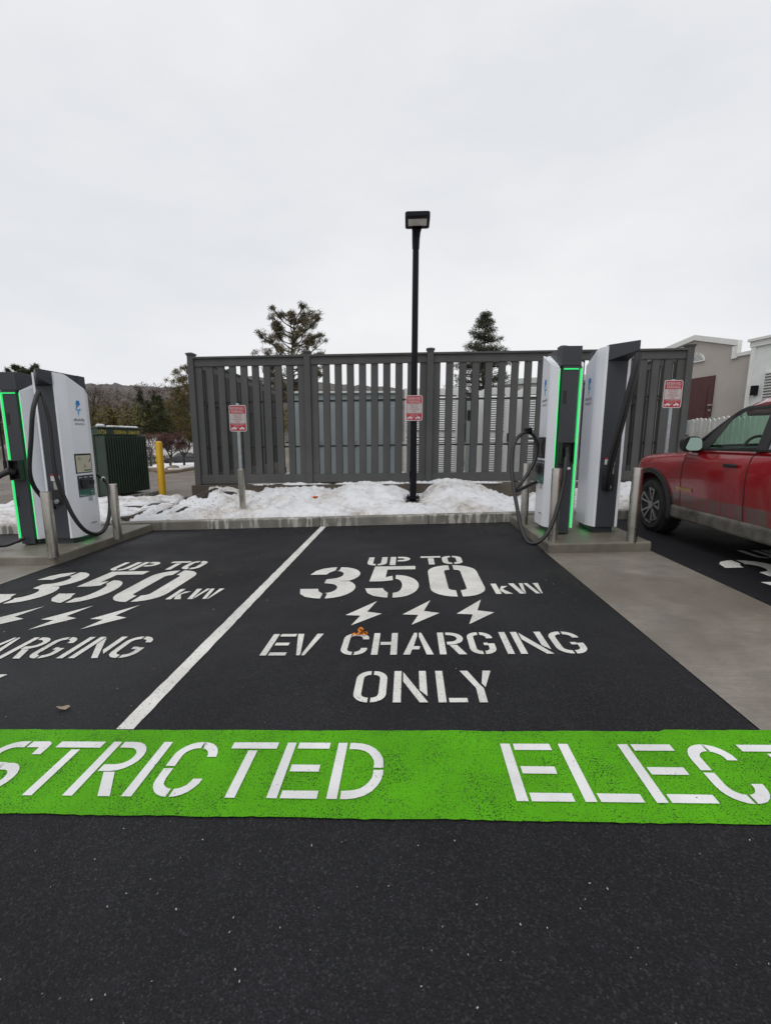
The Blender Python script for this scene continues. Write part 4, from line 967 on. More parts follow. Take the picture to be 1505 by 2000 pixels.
# ------------------------------------------------------------------ green transformer on its pad
P1 = atD(196, 900, 11.3); P2 = atD(280, 900, 12.9)
u_ = Vector((P2.x-P1.x, P2.y-P1.y, 0)); Lf = u_.length; u_.normalize(); nrm = Vector((u_.y, -u_.x, 0))   # faces the yellow bollard
zb_ = -.17; ang = math.atan2(u_.y, u_.x)
t = empty('transformer', (P1.x, P1.y, zb_), 'dark green pad transformer with ribbed radiator and yellow stencil numbers', 'transformer', rz=ang)
H = 1.80; Dp = 1.75
mb = MB(); mb.box((Lf/2, Dp/2+.12, H/2+.06), (Lf, Dp, H-.04)); mb.build('tank', m_xgreen, t, bevel=.012)
mb = MB(); n = 18
for k in range(n): mb.box((.04+(Lf-.08)*k/(n-1), -.02, H*.475+.03), (.034, .28, H*.86))
mb.build('radiator_fins', m_xgreen, t, bevel=.003)
mb = MB(); mb.box((Lf/2, Dp/2-.02, H+.065), (Lf+.06, Dp+.06, .045)); lid = mb.build('lid', m_xgreen, t, bevel=.01)
mb = MB(); mb.box((Lf/2-.02, .05, H-.04), (Lf, .14, .17)); bd = mb.build('nameplate_band', m_xgreen, t, bevel=.006)
mb = MB()
for tx, x in (('15724', .12), ('1500KVA', Lf*.47), ('13464105', Lf*.80)): mb.text(tx, (x, -.022, H-.095), (1, 0, 0), (0, 0, 1), .145, 'CENTER', .002, .85)
mb.build('stencil_numbers', m_xtext, bd, fix=False)
mb = MB()
for k in range(16):
    mb.lathe((Lf*.30+Lf*.62*k/15, .02+random.uniform(0, .05), H+.085), [(.07, 0), (.055, .03), (.01, .045)], 8)
for k in range(4): mb.lathe((Lf*.10+.05*k, .1, H+.085), [(.06, 0), (.045, .05), (.01, .075)], 8)
mb.build('snow_cap', m_snow, lid, smooth='all')
mb = MB(); mb.box((Lf/2+.1, Dp/2+.1, .0), (Lf+.5, Dp+.7, .16)); o = mb.build('transformer_pad', m_kerb, bevel=.01); o.location = (P1.x, P1.y, zb_-.04); o.rotation_euler = (0, 0, ang)
tag(o, 'pale concrete pad under the green transformer', 'pad')

# ------------------------------------------------------------------ red car in the right bay
def boolean_cut(mb, cut):
    a = mb.build('tmp_a', None); b = cut.build('tmp_b', None)
    m = a.modifiers.new('b', 'BOOLEAN'); m.object = b; m.operation = 'DIFFERENCE'; m.solver = 'EXACT'
    dg = bpy.context.evaluated_depsgraph_get(); dg.update(); me = bpy.data.meshes.new_from_object(a.evaluated_get(dg))
    r_ = MB(); r_.add([tuple(v.co) for v in me.vertices], [tuple(p.vertices) for p in me.polygons])
    bpy.data.objects.remove(a); bpy.data.objects.remove(b); bpy.data.meshes.remove(me); return r_
CX, CY = 4.405, 4.84
car = empty('parked_car', (CX, CY, SL*CX), 'red mud-streaked sport utility car parked nose-in beside the right chargers', 'car', rot=(0, -math.atan(SL), 0))
st = [(-2.43, .78, .60, .98), (-2.40, .90, .45, 1.08), (-2.28, .96, .38, 1.15), (-1.9, .985, .34, 1.175), (-1.0, .99, .33, 1.18), (0.0, .99, .33, 1.18), (.65, .99, .33, 1.175), (.85, .985, .33, 1.14), (1.1, .985, .33, 1.115),
      (1.53, .980, .34, 1.095), (1.85, .955, .36, 1.075), (2.05, .91, .40, 1.05), (2.20, .82, .44, 1.01), (2.29, .68, .50, .95), (2.33, .50, .56, .86)]
def section(w_, z0, z1):
    h = z1-z0
    half = [(0.0, z0), (w_*.60, z0), (w_*.93, z0+.02), (w_*.985, z0+.12*h), (w_*.995, z0+.30*h), (w_, z0+.50*h), (w_*1.0, z0+.66*h), (w_*.985, z0+.80*h), (w_*.955, z0+.91*h), (w_*.90, z1-.018), (w_*.80, z1), (w_*.4, z1+.012), (0, z1+.018)]
    return half+[(-x, z) for x, z in half[-2:0:-1]]
body = MB(); secs = [[(x, y, z) for x, z in section(w_, a, b)] for y, w_, a, b in st]; ns = len(secs[0])
fs = [tuple(range(ns)), tuple((len(secs)-1)*ns+i for i in range(ns))[::-1]]
for k in range(len(secs)-1): fs += [(k*ns+i, k*ns+(i+1) % ns, (k+1)*ns+(i+1) % ns, (k+1)*ns+i) for i in range(ns)]
body.add([v for s_ in secs for v in s_], fs)
cut = MB(); WR = .375
for yw in (1.53, -1.53):
    for s_ in (-1, 1): cut.cyl((s_*.62, yw, WR+.01), (s_*1.2, yw, WR+.01), .455, n=40)
# door shut lines on the visible side
def shut(pts, s_):
    for a, b in zip(pts[:-1], pts[1:]): cut.bar(Vector((s_*.985, *a)), Vector((s_*.985, *b)), .04, .008, (0, 1, 0) if abs(a[0]-b[0]) < abs(a[1]-b[1]) else (0, 0, 1))
body = boolean_cut(body, cut)
body.build('body', m_car, car, smooth=True, ang=32)
for s_ in (-1, 1):
    for y0, y1 in ((-.22, .83), (-1.02, -.235)):
        # front and rear door: a thin shell lying on the body side, its gaps showing as shut lines
        zs = [.46, .58, .76, .92, 1.03, 1.105, 1.155]
        def xo(z, y): # body side at height z
            hh = 1.18-.33; k = (z-.33)/hh
            return .99*float(np.interp(k, [0, .12, .30, .50, .66, .80, .91, .98], [.93, .985, .995, 1.0, 1.0, .985, .955, .90]))
        ycols = np.linspace(y0, y1, 9)
        vs = []; 
        for y in ycols:
            for z in zs:
                yy = y
                vs.append((s_*(xo(z, y)+.003), yy, z))
        nz_ = len(zs); mb = MB(); mb.add(vs, [(i*nz_+j, (i+1)*nz_+j, (i+1)*nz_+j+1, i*nz_+j+1) for i in range(8) for j in range(nz_-1)])
        d = mb.build('door', m_car, car, smooth='all', fix=False)
        for ye in ((y0, y1) if y1 > .5 else (y0,)):
            mb = MB(); mb.tube([(s_*(xo(z, ye)+.0035), ye, z) for z in np.linspace(.46, 1.155, 14)], .0045, 4); mb.build('door_seal', m_fblack, d)
        mb = MB(); mb.box((s_*1.000, y0+.22, 1.015), (.018, .19, .038)); mb.build('handle', m_bplast, d, bevel=.01)
        mb = MB(); mb.box((s_*.935, (y0+y1)/2, 1.178), (.035, y1-y0, .022)); mb.build('belt_trim', m_fblack, d)
    # sill
    mb = MB(); mb.box((s_*.945, 0, .375), (.11, 2.04, .17)); mb.build('sill', m_mud, car, bevel=.035, seg=3)
    for yw in (1.53, -1.53):
        mb = MB(); pr = []
        A = np.linspace(R(-14), R(194), 30)
        ring_o = [(yw+.530*math.cos(a), WR+.01+.515*math.sin(a)) for a in A]; ring_i = [(yw+.450*math.cos(a), WR+.01+.450*math.sin(a)) for a in A]
        n = len(A); xs0, xs1 = s_*.925, s_*1.004
        vs = [(xs0, y, z) for y, z in ring_o]+[(xs1, y, z) for y, z in ring_o]+[(xs0, y, z) for y, z in ring_i]+[(xs1, y, z) for y, z in ring_i]
        fs = []
        for i in range(n-1): fs += [(i, i+1, n+i+1, n+i), (n+i, n+i+1, 3*n+i+1, 3*n+i), (2*n+i, 3*n+i, 3*n+i+1, 2*n+i+1), (i, 2*n+i, 2*n+i+1, i+1)]
        fs += [(0, n, 3*n, 2*n), (n-1, 3*n-1, 4*n-1, 2*n-1)]
        mb.add(vs, fs); mb.build('arch_trim', m_bplast, car, smooth=True, ang=50)
        # wheel
        wx = s_*.845
        mb = MB(); hw = .135
        mb.lathe((wx, yw, WR), [(.235, -hw+.03), (.262, -hw), (.32, -hw-.004), (.358, -hw+.03), (WR, -hw+.06), (WR+.002, 0), (WR, hw-.06), (.358, hw-.03), (.32, hw+.004), (.262, hw), (.235, hw-.03)], 48, 'x')
        for k in range(40):
            a = 2*math.pi*k/40
            for q in (-.085, 0, .085): mb.box((wx+q, yw+(WR+.004)*math.cos(a+q*2), WR+(WR+.004)*math.sin(a+q*2)), (.055, .040, .010), (a+q*2-math.pi/2, 0, 0))
        wh = mb.build('wheel', m_tyre, car, smooth=True, ang=35)
        mb = MB(); mb.lathe((wx+s_*.03, yw, WR), [(.245, -.08), (.245, .03), (.02, .02)] if s_ > 0 else [(.245, .08), (.245, -.03), (.02, -.02)], 36, 'x'); mb.build('rim', m_rimd, wh, smooth=True)
        mb = MB(); xo_ = wx+s_*(hw-.012)
        for k in range(5):
            a = 2*math.pi*k/5+.5; c = Vector((xo_, yw, WR))
            rad = lambda aa, rr, dx=0: c+Vector((-s_*dx, rr*math.cos(aa), rr*math.sin(aa)))
            mb.bar(rad(a, .04, .03), rad(a-.24, .245), .024, .03, (1, 0, 0)); mb.bar(rad(a, .04, .03), rad(a+.24, .245), .024, .03, (1, 0, 0)); mb.bar(rad(a-.24, .238), rad(a+.24, .238), .020, .028, (1, 0, 0))
        mb.lathe((xo_-s_*.02, yw, WR), [(.055, -.02), (.055, .015), (.03, .02)], 16, 'x')
        mb.tube([Vector((xo_-s_*.006, yw+.252*math.cos(q), WR+.252*math.sin(q))) for q in np.linspace(0, 2*math.pi, 41)], .008, 6)
        mb.build('spokes', m_rim, wh)
# greenhouse: belt line to roof line
ZB, ZR = 1.185, 1.66
wb, wr = .915, .735
roof = MB(); rs = [(.36, .60, 1.618), (.26, .645, 1.662), (.0, .690, 1.698), (-.5, .705, 1.715), (-1.3, .705, 1.712), (-1.9, .68, 1.655), (-2.06, .66, 1.63)]
vs = []
for y, w_, z in rs: vs += [(-w_-.005, y, z-.088), (-w_-.022, y, z-.045), (-w_*.95, y, z), (0, y, z+.030), (w_*.95, y, z), (w_+.022, y, z-.045), (w_+.005, y, z-.088)]
k = 7; fs = [(i*k+j, i*k+(j+1) % k, (i+1)*k+(j+1) % k, (i+1)*k+j) for i in range(len(rs)-1) for j in range(k)]+[tuple(range(k)), tuple((len(rs)-1)*k+i for i in range(k))[::-1]]
roof.add(vs, fs); rf = roof.build('roof', m_car, car, smooth=True, ang=50)
for s_ in (-1, 1):
    mb = MB(); mb.tube(spline([(s_*.885, .84, 1.165), (s_*.84, .709, 1.275), (s_*.665, .345, 1.590), (s_*.685, .0, 1.605), (s_*.695, -.5, 1.610), (s_*.695, -1.3, 1.606), (s_*.68, -2.0, 1.585)], 6), .022, 10)
    mb.add([(s_*x, y, z) for x, y, z in ((.905, .84, 1.165), (.905, .50, 1.165), (.755, .365, 1.52), (.700, .335, 1.60), (.84, .69, 1.28))], [(0, 1, 2, 3, 4)]); mb.build('pillar', m_fblack, car, smooth=True)
    for a, b, r_ in (((s_*.905, -.28, 1.165), (s_*.712, -.20, 1.62), .058), ((s_*.905, -1.25, 1.165), (s_*.712, -1.22, 1.62), .05), ((s_*.89, -2.22, 1.165), (s_*.69, -2.0, 1.60), .07)):
        mb = MB(); mb.bar(a, b, r_*2, .03, (s_, 0, .4)); mb.build('pillar', m_fblack, car, bevel=.006)
    for q in ([(.90, .52, 1.175), (.752, .36, 1.525), (.712, .26, 1.615), (.712, -.20, 1.62), (.90, -.26, 1.175)], [(.90, -.30, 1.175), (.712, -.22, 1.62), (.712, -1.20, 1.62), (.90, -1.22, 1.175)], [(.90, -1.28, 1.175), (.712, -1.25, 1.62), (.69, -1.95, 1.60), (.885, -2.15, 1.175)]):
        mb = MB(); mb.add([(s_*x, y, z) for x, y, z in q], [tuple(range(len(q)))]); mb.build('side_window', m_glass, car)
mb = MB(); mb.add([(-.85, .85, 1.16), (.85, .85, 1.16), (.625, .36, 1.595), (-.625, .36, 1.595)], [(0, 1, 2, 3)]); mb.build('windscreen', m_glass, car)
mb = MB(); mb.add([(-.84, -2.30, ZB-.02), (.84, -2.30, ZB-.02), (.64, -2.06, 1.60), (-.64, -2.06, 1.60)], [(0, 1, 2, 3)]); mb.build('rear_window', m_glass, car)
mb = MB(); mb.prism([(-.84, .80), (.84, .80), (.86, .42), (-.86, .42)], 1.19, lambda x, y: 1.20 if y > .6 else 1.225); mb.prism([(-.88, .44), (.88, .44), (.88, -2.2), (-.88, -2.2)], 1.19, 1.198); mb.build('dashboard', m_fblack, car, bevel=.02)
for x in (-.40, .40):
    for y in (-.30, -1.2):
        mb = MB(); mb.box((x, y, 1.26), (.46, .12, .16), (R(-12), 0, 0)); mb.box((x, y-.04, 1.43), (.27, .09, .17), (R(-12), 0, 0)); mb.build('seat', m_fblack, car, bevel=.04, seg=3)
mb = MB(); pts = [Vector((-.42+.185*math.cos(a), .36+.05*math.sin(a), 1.135+.17*math.sin(a))) for a in np.linspace(0, 2*math.pi, 33)]; mb.tube(pts, .016, 8); mb.bar((-.60, .36, 1.13), (-.24, .36, 1.13), .03, .03); mb.build('steering_wheel', m_bplast, car, smooth=True)
for s_ in (-1, 1):
    mb = MB(); mb.tube([(s_*.88, .64, 1.165), (s_*.96, .64, 1.18)], .03, 8); arm = mb.build('mirror_arm', m_bplast, car, smooth=True)
    c = Vector((s_*1.02, .65, 1.235)); mb = MB(); pr = [(.0, -.055), (.075, -.05), (.098, -.01), (.094, .04), (.07, .085), (.02, .11)]
    rr = rrect(.195, .175, .06)
    vs = []
    for q, sc2 in ((-.05, 1.0), (.0, 1.05), (.06, .92), (.115, .55)): vs += [(c.x+x*sc2, c.y+q, c.z+z*sc2) for x, z in rr]
    n = len(rr); fs = [tuple(range(n))[::-1], tuple(3*n+i for i in range(n))]+[(j*n+i, j*n+(i+1) % n, (j+1)*n+(i+1) % n, (j+1)*n+i) for j in range(3) for i in range(n)]
    mb.add(vs, fs); mi = mb.build('mirror', m_bplast, car, smooth=True, ang=60)
    mb = MB(); mb.slab(rrect(.165, .15, .05), c+Vector((0, -.065, 0)), (math.cos(.30), s_*math.sin(.30), 0), (0, .12, .993), Vector((s_*math.sin(.30), -math.cos(.30), .12)).normalized(), .004); mb.build('mirror_glass', m_mirror, mi)
for s_ in (-1, 1):
    mb = MB(); mb.lathe((s_*.62, 2.255, .86), [(.10, 0), (.105, .02), (.06, .03)], 20, 'y'); mb.build('headlight', m_label, car, smooth=True)
    mb = MB(); mb.box((s_*.935, 2.02, .80), (.02, .05, .14), (0, 0, R(-22*s_))); mb.build('marker_lamp', simple('amber_lamp', (.5, .12, .02), .3), car, bevel=.01)
mb = MB(); mb.box((0, 2.335, .87), (1.05, .02, .04)); mb.build('light_bar', m_label, car)
mb = MB(); mb.box((0, 2.22, .46), (1.5, .16, .18)); mb.build('front_bumper', m_bplast, car, bevel=.04)
mb = MB(); mb.box((0, -2.40, .52), (1.6, .12, .20)); mb.build('rear_bumper', m_bplast, car, bevel=.04)
mb = MB(); mb.text('RIVIAN', (-1.006, .75, .66), (0, -1, 0), (0, 0, 1), .064, 'CENTER', 0, 1.5, .0022); mb.build('emblem', m_gold, car, fix=False)
mb = MB(); mb.box((0, 0, .30), (1.5, 4.1, .10)); mb.build('underbody', m_fblack, car)

# ------------------------------------------------------------------ trees
def leaf_cloud(mb, centres, radii, n, size, flat=0.7, long=1.0, up=0.0, wid=1.0):
    """many small faces spread through clumps"""
    centres = np.array(centres, float); radii = np.array(radii, float)
    idx = rng.integers(0, len(centres), n)
    d = rng.normal(size=(n, 3)); d /= np.linalg.norm(d, axis=1)[:, None]
    rr = rng.random(n)**0.5
    p = centres[idx]+d*(rr*radii[idx])[:, None]*np.array([1, 1, flat])
    a = rng.normal(size=(n, 3)); a[:, 2] += up; a /= np.linalg.norm(a, axis=1)[:, None]
    b = np.cross(a, rng.normal(size=(n, 3))); b /= np.linalg.norm(b, axis=1)[:, None]
    s = size*(0.6+0.8*rng.random(n))[:, None]
    v = np.stack([p-a*s*long-b*s*.35*wid, p+a*s*long, p-a*s*long*.6+b*s*.5*wid], 1).reshape(-1, 3)
    o = len(mb.v); mb.v += [tuple(q) for q in v]; mb.f += [(o+3*i, o+3*i+1, o+3*i+2) for i in range(n)]
GT = 'trees beyond the lot'
def pine_tree(pos, h, wd, label, mat=None, seed=1, dens=1.0, low=0.3, name='pine_tree', lf=.09):
    """open crown: limbs that rise and end in needle tufts"""
    random.seed(seed)
    t = empty(name, pos, label, 'tree', GT); tr = MB(); cr = MB()
    trunk = [Vector((0.02*h*math.sin(k*.9), .015*h*math.cos(k*1.3), h*.97*k/8)) for k in range(9)]
    tr.tube(trunk, [h*.017*(1-.85*k/8) for k in range(9)], 8)
    cs, rs_ = [], []
    nb = int(52*dens)
    for i in range(nb):
        f = low+(1-low)*(i+.5)/nb; z = h*f*.96; a = i*2.4+random.uniform(-.4, .4)
        ln = wd*.5*(0.55+.75*math.sin(math.pi*min(1, max(0.0, 1.12*(1-f)+.10))))*random.uniform(.7, 1.15)
        rise = ln*random.uniform(.35, .8); base = Vector((0.02*h*math.sin(f*8*.9), .015*h*math.cos(f*8*1.3), z-rise*.4))
        pts = [base, base+Vector((math.cos(a)*ln*.5, math.sin(a)*ln*.5, rise*.35)), base+Vector((math.cos(a+.15)*ln, math.sin(a+.15)*ln, rise))]
        tr.tube(spline(pts, 3), [h*.005]*2+[h*.0035]*3+[h*.002]*2, 5)
        for k in range(random.randint(4, 7)):
            q = pts[1].lerp(pts[2], random.uniform(.15, 1))+Vector((random.gauss(0, .10*ln), random.gauss(0, .10*ln), random.uniform(.0, .18*ln)))
            tr.tube([pts[1].lerp(pts[2], .4), q], [h*.0025, h*.001], 4)
            cs.append(q); rs_.append(wd*random.uniform(.045, .095))
        cs.append(pts[2]); rs_.append(wd*random.uniform(.04, .07))
    cs.append(Vector((0, 0, h*.97))); rs_.append(wd*.06)
    leaf_cloud(cr, cs, rs_, int(len(cs)*36*dens), lf, .8, 2.0, .5, .42)
    tr.build('trunk', m_bark, t, smooth='all', fix=False); cr.build('crown', mat or m_pine, t, fix=False); return t
def spruce_tree(pos, h, wd, label, mat=None, seed=1, n=9000, name='spruce_tree', lf=.07, droop=.25, low=.08):
    random.seed(seed)
    t = empty(name, pos, label, 'tree', GT); tr = MB(); cr = MB(); tr.tube([(0, 0, -.2), (0, 0, h*.5), (0, 0, h*.98)], [h*.016, h*.009, h*.002], 8)
    cs, rs_ = [], []
    lev = 40
    for L_ in range(lev):
        f = low+(1-low)*L_/lev; ln = wd*.5*(1-f)**.82*1.02+.05*wd*.3; f += random.uniform(-.02, .02); nbr = max(3, int(6*(1-f)+3)); f0_ = f
        for k in range(nbr):
            f = max(low, min(.985, f0_+random.uniform(-.045, .045))); ln = wd*.5*(1-f)**.82*1.02+.015*wd; a = L_*1.1+2*math.pi*k/nbr+random.uniform(-.25, .25); l_ = ln*random.uniform(.65, 1.15)
            e = Vector((math.cos(a)*l_, math.sin(a)*l_, h*f-l_*droop+l_*.25*random.random()))
            b = Vector((0, 0, h*f+l_*.12)); tr.tube([b, b.lerp(e, .6)+Vector((0, 0, -.05*l_)), e], [h*.0035, h*.0025, h*.0012], 4)
            for q in (.35, .6, .8, .97):
                cs.append(b.lerp(e, q)+Vector((random.gauss(0, .05*l_), random.gauss(0, .05*l_), -.03*l_))); rs_.append(max(.05*wd, .20*l_*(1.15-q*.7)))
    cs.append(Vector((0, 0, h*.99))); rs_.append(.03*wd)
    leaf_cloud(cr, cs, rs_, n, lf, .6, 1.8, 0, .6)
    tr.build('trunk', m_bark, t, smooth='all', fix=False); cr.build('crown', mat or m_spruce, t, fix=False); return t
def branchy(tr, p, d, ln, r, depth, spread, ends, segs=5):
    q = p+d*ln; tr.tube([p, p+d*ln*.5+Vector((random.gauss(0, .04*ln), random.gauss(0, .04*ln), 0)), q], [r, r*.8, r*.62], segs)
    if depth == 0: ends.append(q); return
    for k in range(3 if depth > 1 else 4):
        dd = (d+Vector((random.gauss(0, spread), random.gauss(0, spread), random.gauss(.12, spread*.5)))).normalized()
        branchy(tr, q if k < 2 else p+d*ln*random.uniform(.5, .9), dd, ln*random.uniform(.6, .82), r*.6, depth-1, spread, ends, max(3, segs-1))
def bare_tree(pos, h, label, seed, bark, crown_mat, name='bare_tree', depth=4, spread=.42, n=2500, lf=.05, trunkf=.28, cw=.12, tr_=.017):
    random.seed(seed); t = empty(name, pos, label, 'tree', GT); tr = MB(); ends = []
    branchy(tr, Vector((0, 0, -.2)), Vector((random.gauss(0, .04), random.gauss(0, .04), 1)), h*trunkf, h*tr_, depth, spread, ends)
    tr.build('trunk', bark, t, smooth='all', fix=False); cr = MB()
    leaf_cloud(cr, ends, [h*cw]*len(ends), n, lf, .8, 2.2); cr.build('crown', crown_mat, t, fix=False); return t
def top_to(px, pytop, D, zg):
    p = atD(px, pytop, D); return Vector((p.x, p.y, zg)), p.z-zg
p, h = top_to(572, 604, 26, 0.1); pine_tree(p, h, 3.15, 'open brownish pine rising behind the middle of the slat fence', seed=11, dens=1.15, low=.38, lf=.075)
p, h = top_to(948, 612, 24, .3); spruce_tree(p, h, 6.0, 'narrow dark spruce rising behind the right part of the slat fence', seed=3, n=26000, lf=.06, droop=-.15)
p, h = top_to(44, 713, 40, -.3); pine_tree(p, h, 2.5, 'dark conifer top showing above the left chargers', m_evg, seed=9, dens=1.0, low=.35, name='conifer', lf=.12)
p, h = top_to(388, 722, 27, -.3); pine_tree(p, h, 3.0, 'olive-brown pine beside the left end of the slat fence', m_olive, seed=21, dens=1.0, low=.18, lf=.075)
p, h = top_to(310, 772, 62, -1.3); spruce_tree(p, h, 7.2, 'dark bushy evergreen, taller of the pair above the yellow bollard', m_evg, seed=5, n=7000, name='evergreen', lf=.13, low=.02)
p, h = top_to(287, 783, 64, -1.3); spruce_tree(p, h, 6.6, 'dark bushy evergreen, smaller of the pair left of the yellow bollard', m_evg, seed=6, n=6000, name='evergreen', lf=.13, low=.02)
for px, py, D, sd, lab in ((350, 760, 80, 14, 'tall loose evergreen right of the paired evergreens'), (272, 757, 82, 15, 'distant evergreen with a split top above the wood'), (300, 764, 84, 16, 'distant thin evergreen behind the pair'), (216, 800, 62, 17, 'low olive evergreen above the transformer')):
    p, h = top_to(px, py, D, 0); spruce_tree(p, h, h*.42, lab, m_evg if sd != 17 else m_olive, seed=sd, n=3500, name='evergreen', lf=.2)
for px, d_, pt_, sd, lab in ((333, 29.5, 818, 31, 'small red-twigged tree in the snowy island left of the dark car'), (359, 29.0, 820, 32, 'small red-twigged tree in front of the dark car'), (296, 38.0, 822, 33, 'small red-twigged tree behind the yellow bollard')):
    p = atD(px, 900, d_); p.z = gz(p.x)+.10; h = atD(px, pt_, d_).z-p.z; bare_tree(p, h*1.02, lab, sd, m_bark, m_crab, 'crabapple_tree', 5, .52, 5200, .028, .27, .075, .030)
for px, py, D, sd, lab in ((207, 775, 70, 41, 'pale-barked forked bare tree before the wood'), (216, 770, 72, 42, 'pale bare tree leaning right before the wood'), (166, 745, 55, 43, 'thin bare tree right beside the left charger hood'), (8, 727, 60, 44, 'faint bare tree at the left photo edge')):
    p, h = top_to(px, py, D, -.2); bare_tree(p, h, lab, sd, m_barkp if sd < 43 else m_bark, m_twig, 'bare_tree', 4, .30, 900, .08, .33, .08)
for k, (px, py) in enumerate(((168, 782), (186, 792), (204, 786), (228, 794), (244, 784), (262, 796), (330, 778), (368, 770))):
    p, h = top_to(px, py, 92+3*k, 0); spruce_tree(p, h, h*.55, 'small conifer standing among the bare trees of the far wood', m_evg if k % 2 else m_olive, seed=60+k, n=2600, name='conifer', lf=.26)['group'] = 'conifers in the far wood'
# the far wood: one mass of thin stems, twig haze and undergrowth
wd_ = MB(); tw = MB(); un = MB(); random.seed(77)
cs, rs_, uc, ur = [], [], [], []
for i in range(420):
    px = random.uniform(-350, 560); D = random.uniform(80, 125); pt_ = random.uniform(752, 790)-(8 if px < 200 else 0)
    p, h = top_to(px, pt_, D, 0.0); lean_ = random.gauss(0, .03)
    wd_.tube([p, p+Vector((lean_*h, 0, h*.5)), p+Vector((lean_*2*h, 0, h*.95))], [.16, .11, .03], 4)
    for k in range(5):
        z = h*random.uniform(.45, 1.0); q = p+Vector((random.gauss(0, .10*h), random.gauss(0, .10*h), z)); cs.append(q); rs_.append(h*random.uniform(.07, .13))
        wd_.tube([p+Vector((lean_*h, 0, z*.8)), q], [.05, .015], 3)
for i in range(330):
    px = random.uniform(-350, 560); D = random.uniform(60, 80); p = atD(px, random.uniform(798, 850), D); uc.append(p); ur.append(random.uniform(1.2, 2.4))
leaf_cloud(tw, cs, rs_, 42000, .17, .9, 2.4, .6); leaf_cloud(un, uc, ur, 30000, .22, .8, 1.0)
for m_, mm in ((wd_, m_barkp), (tw, m_twig), (un, m_under)):
    o = m_.build('woods', mm, fix=False); o['kind'] = 'stuff'

# ridge on the skyline
rid = [(-500, 760), (0, 752), (130, 750), (230, 751), (290, 755), (330, 757), (350, 753), (400, 745), (473, 735), (505, 735), (600, 745), (690, 752), (770, 757), (850, 764), (950, 790), (1200, 840), (1700, 850)]
rpx = np.linspace(-500, 1700, 420); ry_ = np.interp(rpx, [a for a, b in rid], [b for a, b in rid])
vs = []; rows_ = 7
for px, py in zip(rpx, ry_):
    top = atD(px, py, 520)
    base = Vector((top.x*.62, top.y*.62, 0.0)); back = Vector((top.x*1.5, top.y*1.5, 0.0))
    for k in range(rows_):
        f = k/(rows_-2) if k < rows_-1 else 1
        q = base.lerp(top, f) if k < rows_-1 else back
        z = (top.z*(f**.9)) if k < rows_-1 else 0
        z += (2.2*fbm(px*.09, k*1.7, 3, 5)+1.0*fbm(px*.5, k*2.7, 7)) if 0 < k < rows_-1 else 0
        vs.append((q.x, q.y, z-.5 if k == 0 else z))
mb = MB(); mb.add(vs, [(i*rows_+j, i*rows_+j+1, (i+1)*rows_+j+1, (i+1)*rows_+j) for i in range(len(rpx)-1) for j in range(rows_-1)])
mb.build('hills', m_hill, fix=False, smooth='all')['kind'] = 'structure'

# ------------------------------------------------------------------ far side of the road: snowy island, dark car, white building
isl = [onT(px, py) for px, py in ((289, 916), (300, 922), (318, 926), (345, 924), (372, 919), (400, 915), (470, 910), (470, 900), (400, 903), (350, 905), (325, 907), (300, 911))]
c_ = Vector((sum(p.x for p in isl)/len(isl), sum(p.y for p in isl)/len(isl)))
mb = MB(); mb.prism([(p.x, p.y) for p in isl], lambda x, y: gz(x)-.1, lambda x, y: gz(x)+.13); mb.build('island_kerb', simple('brown_kerb', (.16, .115, .075), .9, var=.3), bevel=.03)['kind'] = 'structure'
mb = MB(); mb.prism([((p.x-c_.x)*.95+c_.x, (p.y-c_.y)*.90+c_.y) for p in isl], lambda x, y: gz(x)+.132, lambda x, y: gz(x)+.20+.04*fbm(x, y)); tag(mb.build('snow', m_snow), kind='stuff')
q = onT(338, 921)
mb = MB(); rnd = [(.26, -.05), (.30, .08), (.24, .19), (.12, .25), (.02, .26)]; mb.lathe((0, 0, 0), rnd, 10)
mb.v = [(x*(1.5+.2*fbm(x*4, y*4)), y*(1+.3*fbm(x*5, z*5)), z*(1+.3*fbm(y*6, x*6))) for x, y, z in mb.v]
o = mb.build('boulder', simple('tan_rock', (.19, .145, .10), .9, var=.3), smooth='all'); o.location = q+Vector((0, 0, .06)); tag(o, 'tan boulder on the edge of the snowy traffic island', 'boulder')
snb = MB(); e0 = [onT(a_, b_) for a_, b_ in ((262, 904), (331, 901), (331, 898), (262, 900))]
snb.prism([(p.x, p.y) for p in e0], lambda x, y: gz(x)-.05, lambda x, y: gz(x)+.10); tag(snb.build('snow', m_snow), kind='stuff')
# white building behind the red-twigged trees
b0, b1 = atD(255, 880, 54), atD(470, 880, 51)
u_ = Vector((b1.x-b0.x, b1.y-b0.y, 0)); Lb = u_.length; ang = math.atan2(u_.y, u_.x)
t = empty('white_building', (b0.x, b0.y, -1.4), 'long low white building behind the red-twigged trees and the dark car', 'building', rz=ang)
zt = atD(330, 852, 53).z+1.4
mb = MB(); mb.box((Lb/2, 3, zt/2), (Lb, 6, zt)); mb.build('wall', m_sidew, t)
mb = MB(); mb.prism([(-.2, -.25), (Lb+.2, -.25), (Lb+.2, 6.3), (-.2, 6.3)], zt+.003, lambda x, y: zt+.12 if (y < 0 or y > 6) else zt+.12); mb.build('roof', m_roof, t)
for x in (.36, .62, .80):
    mb = MB(); mb.box((Lb*x, -.02, zt*.62), (.9, .05, 1.0)); f = mb.build('window', m_trim, t); mb = MB(); mb.box((Lb*x, -.048, zt*.62), (.78, .02, .88)); mb.build('pane', m_scrdark, f)
mb = MB(); mb.box((Lb*.18, -.02, .95), (.95, .05, 1.9)); mb.build('door', m_cab, t)
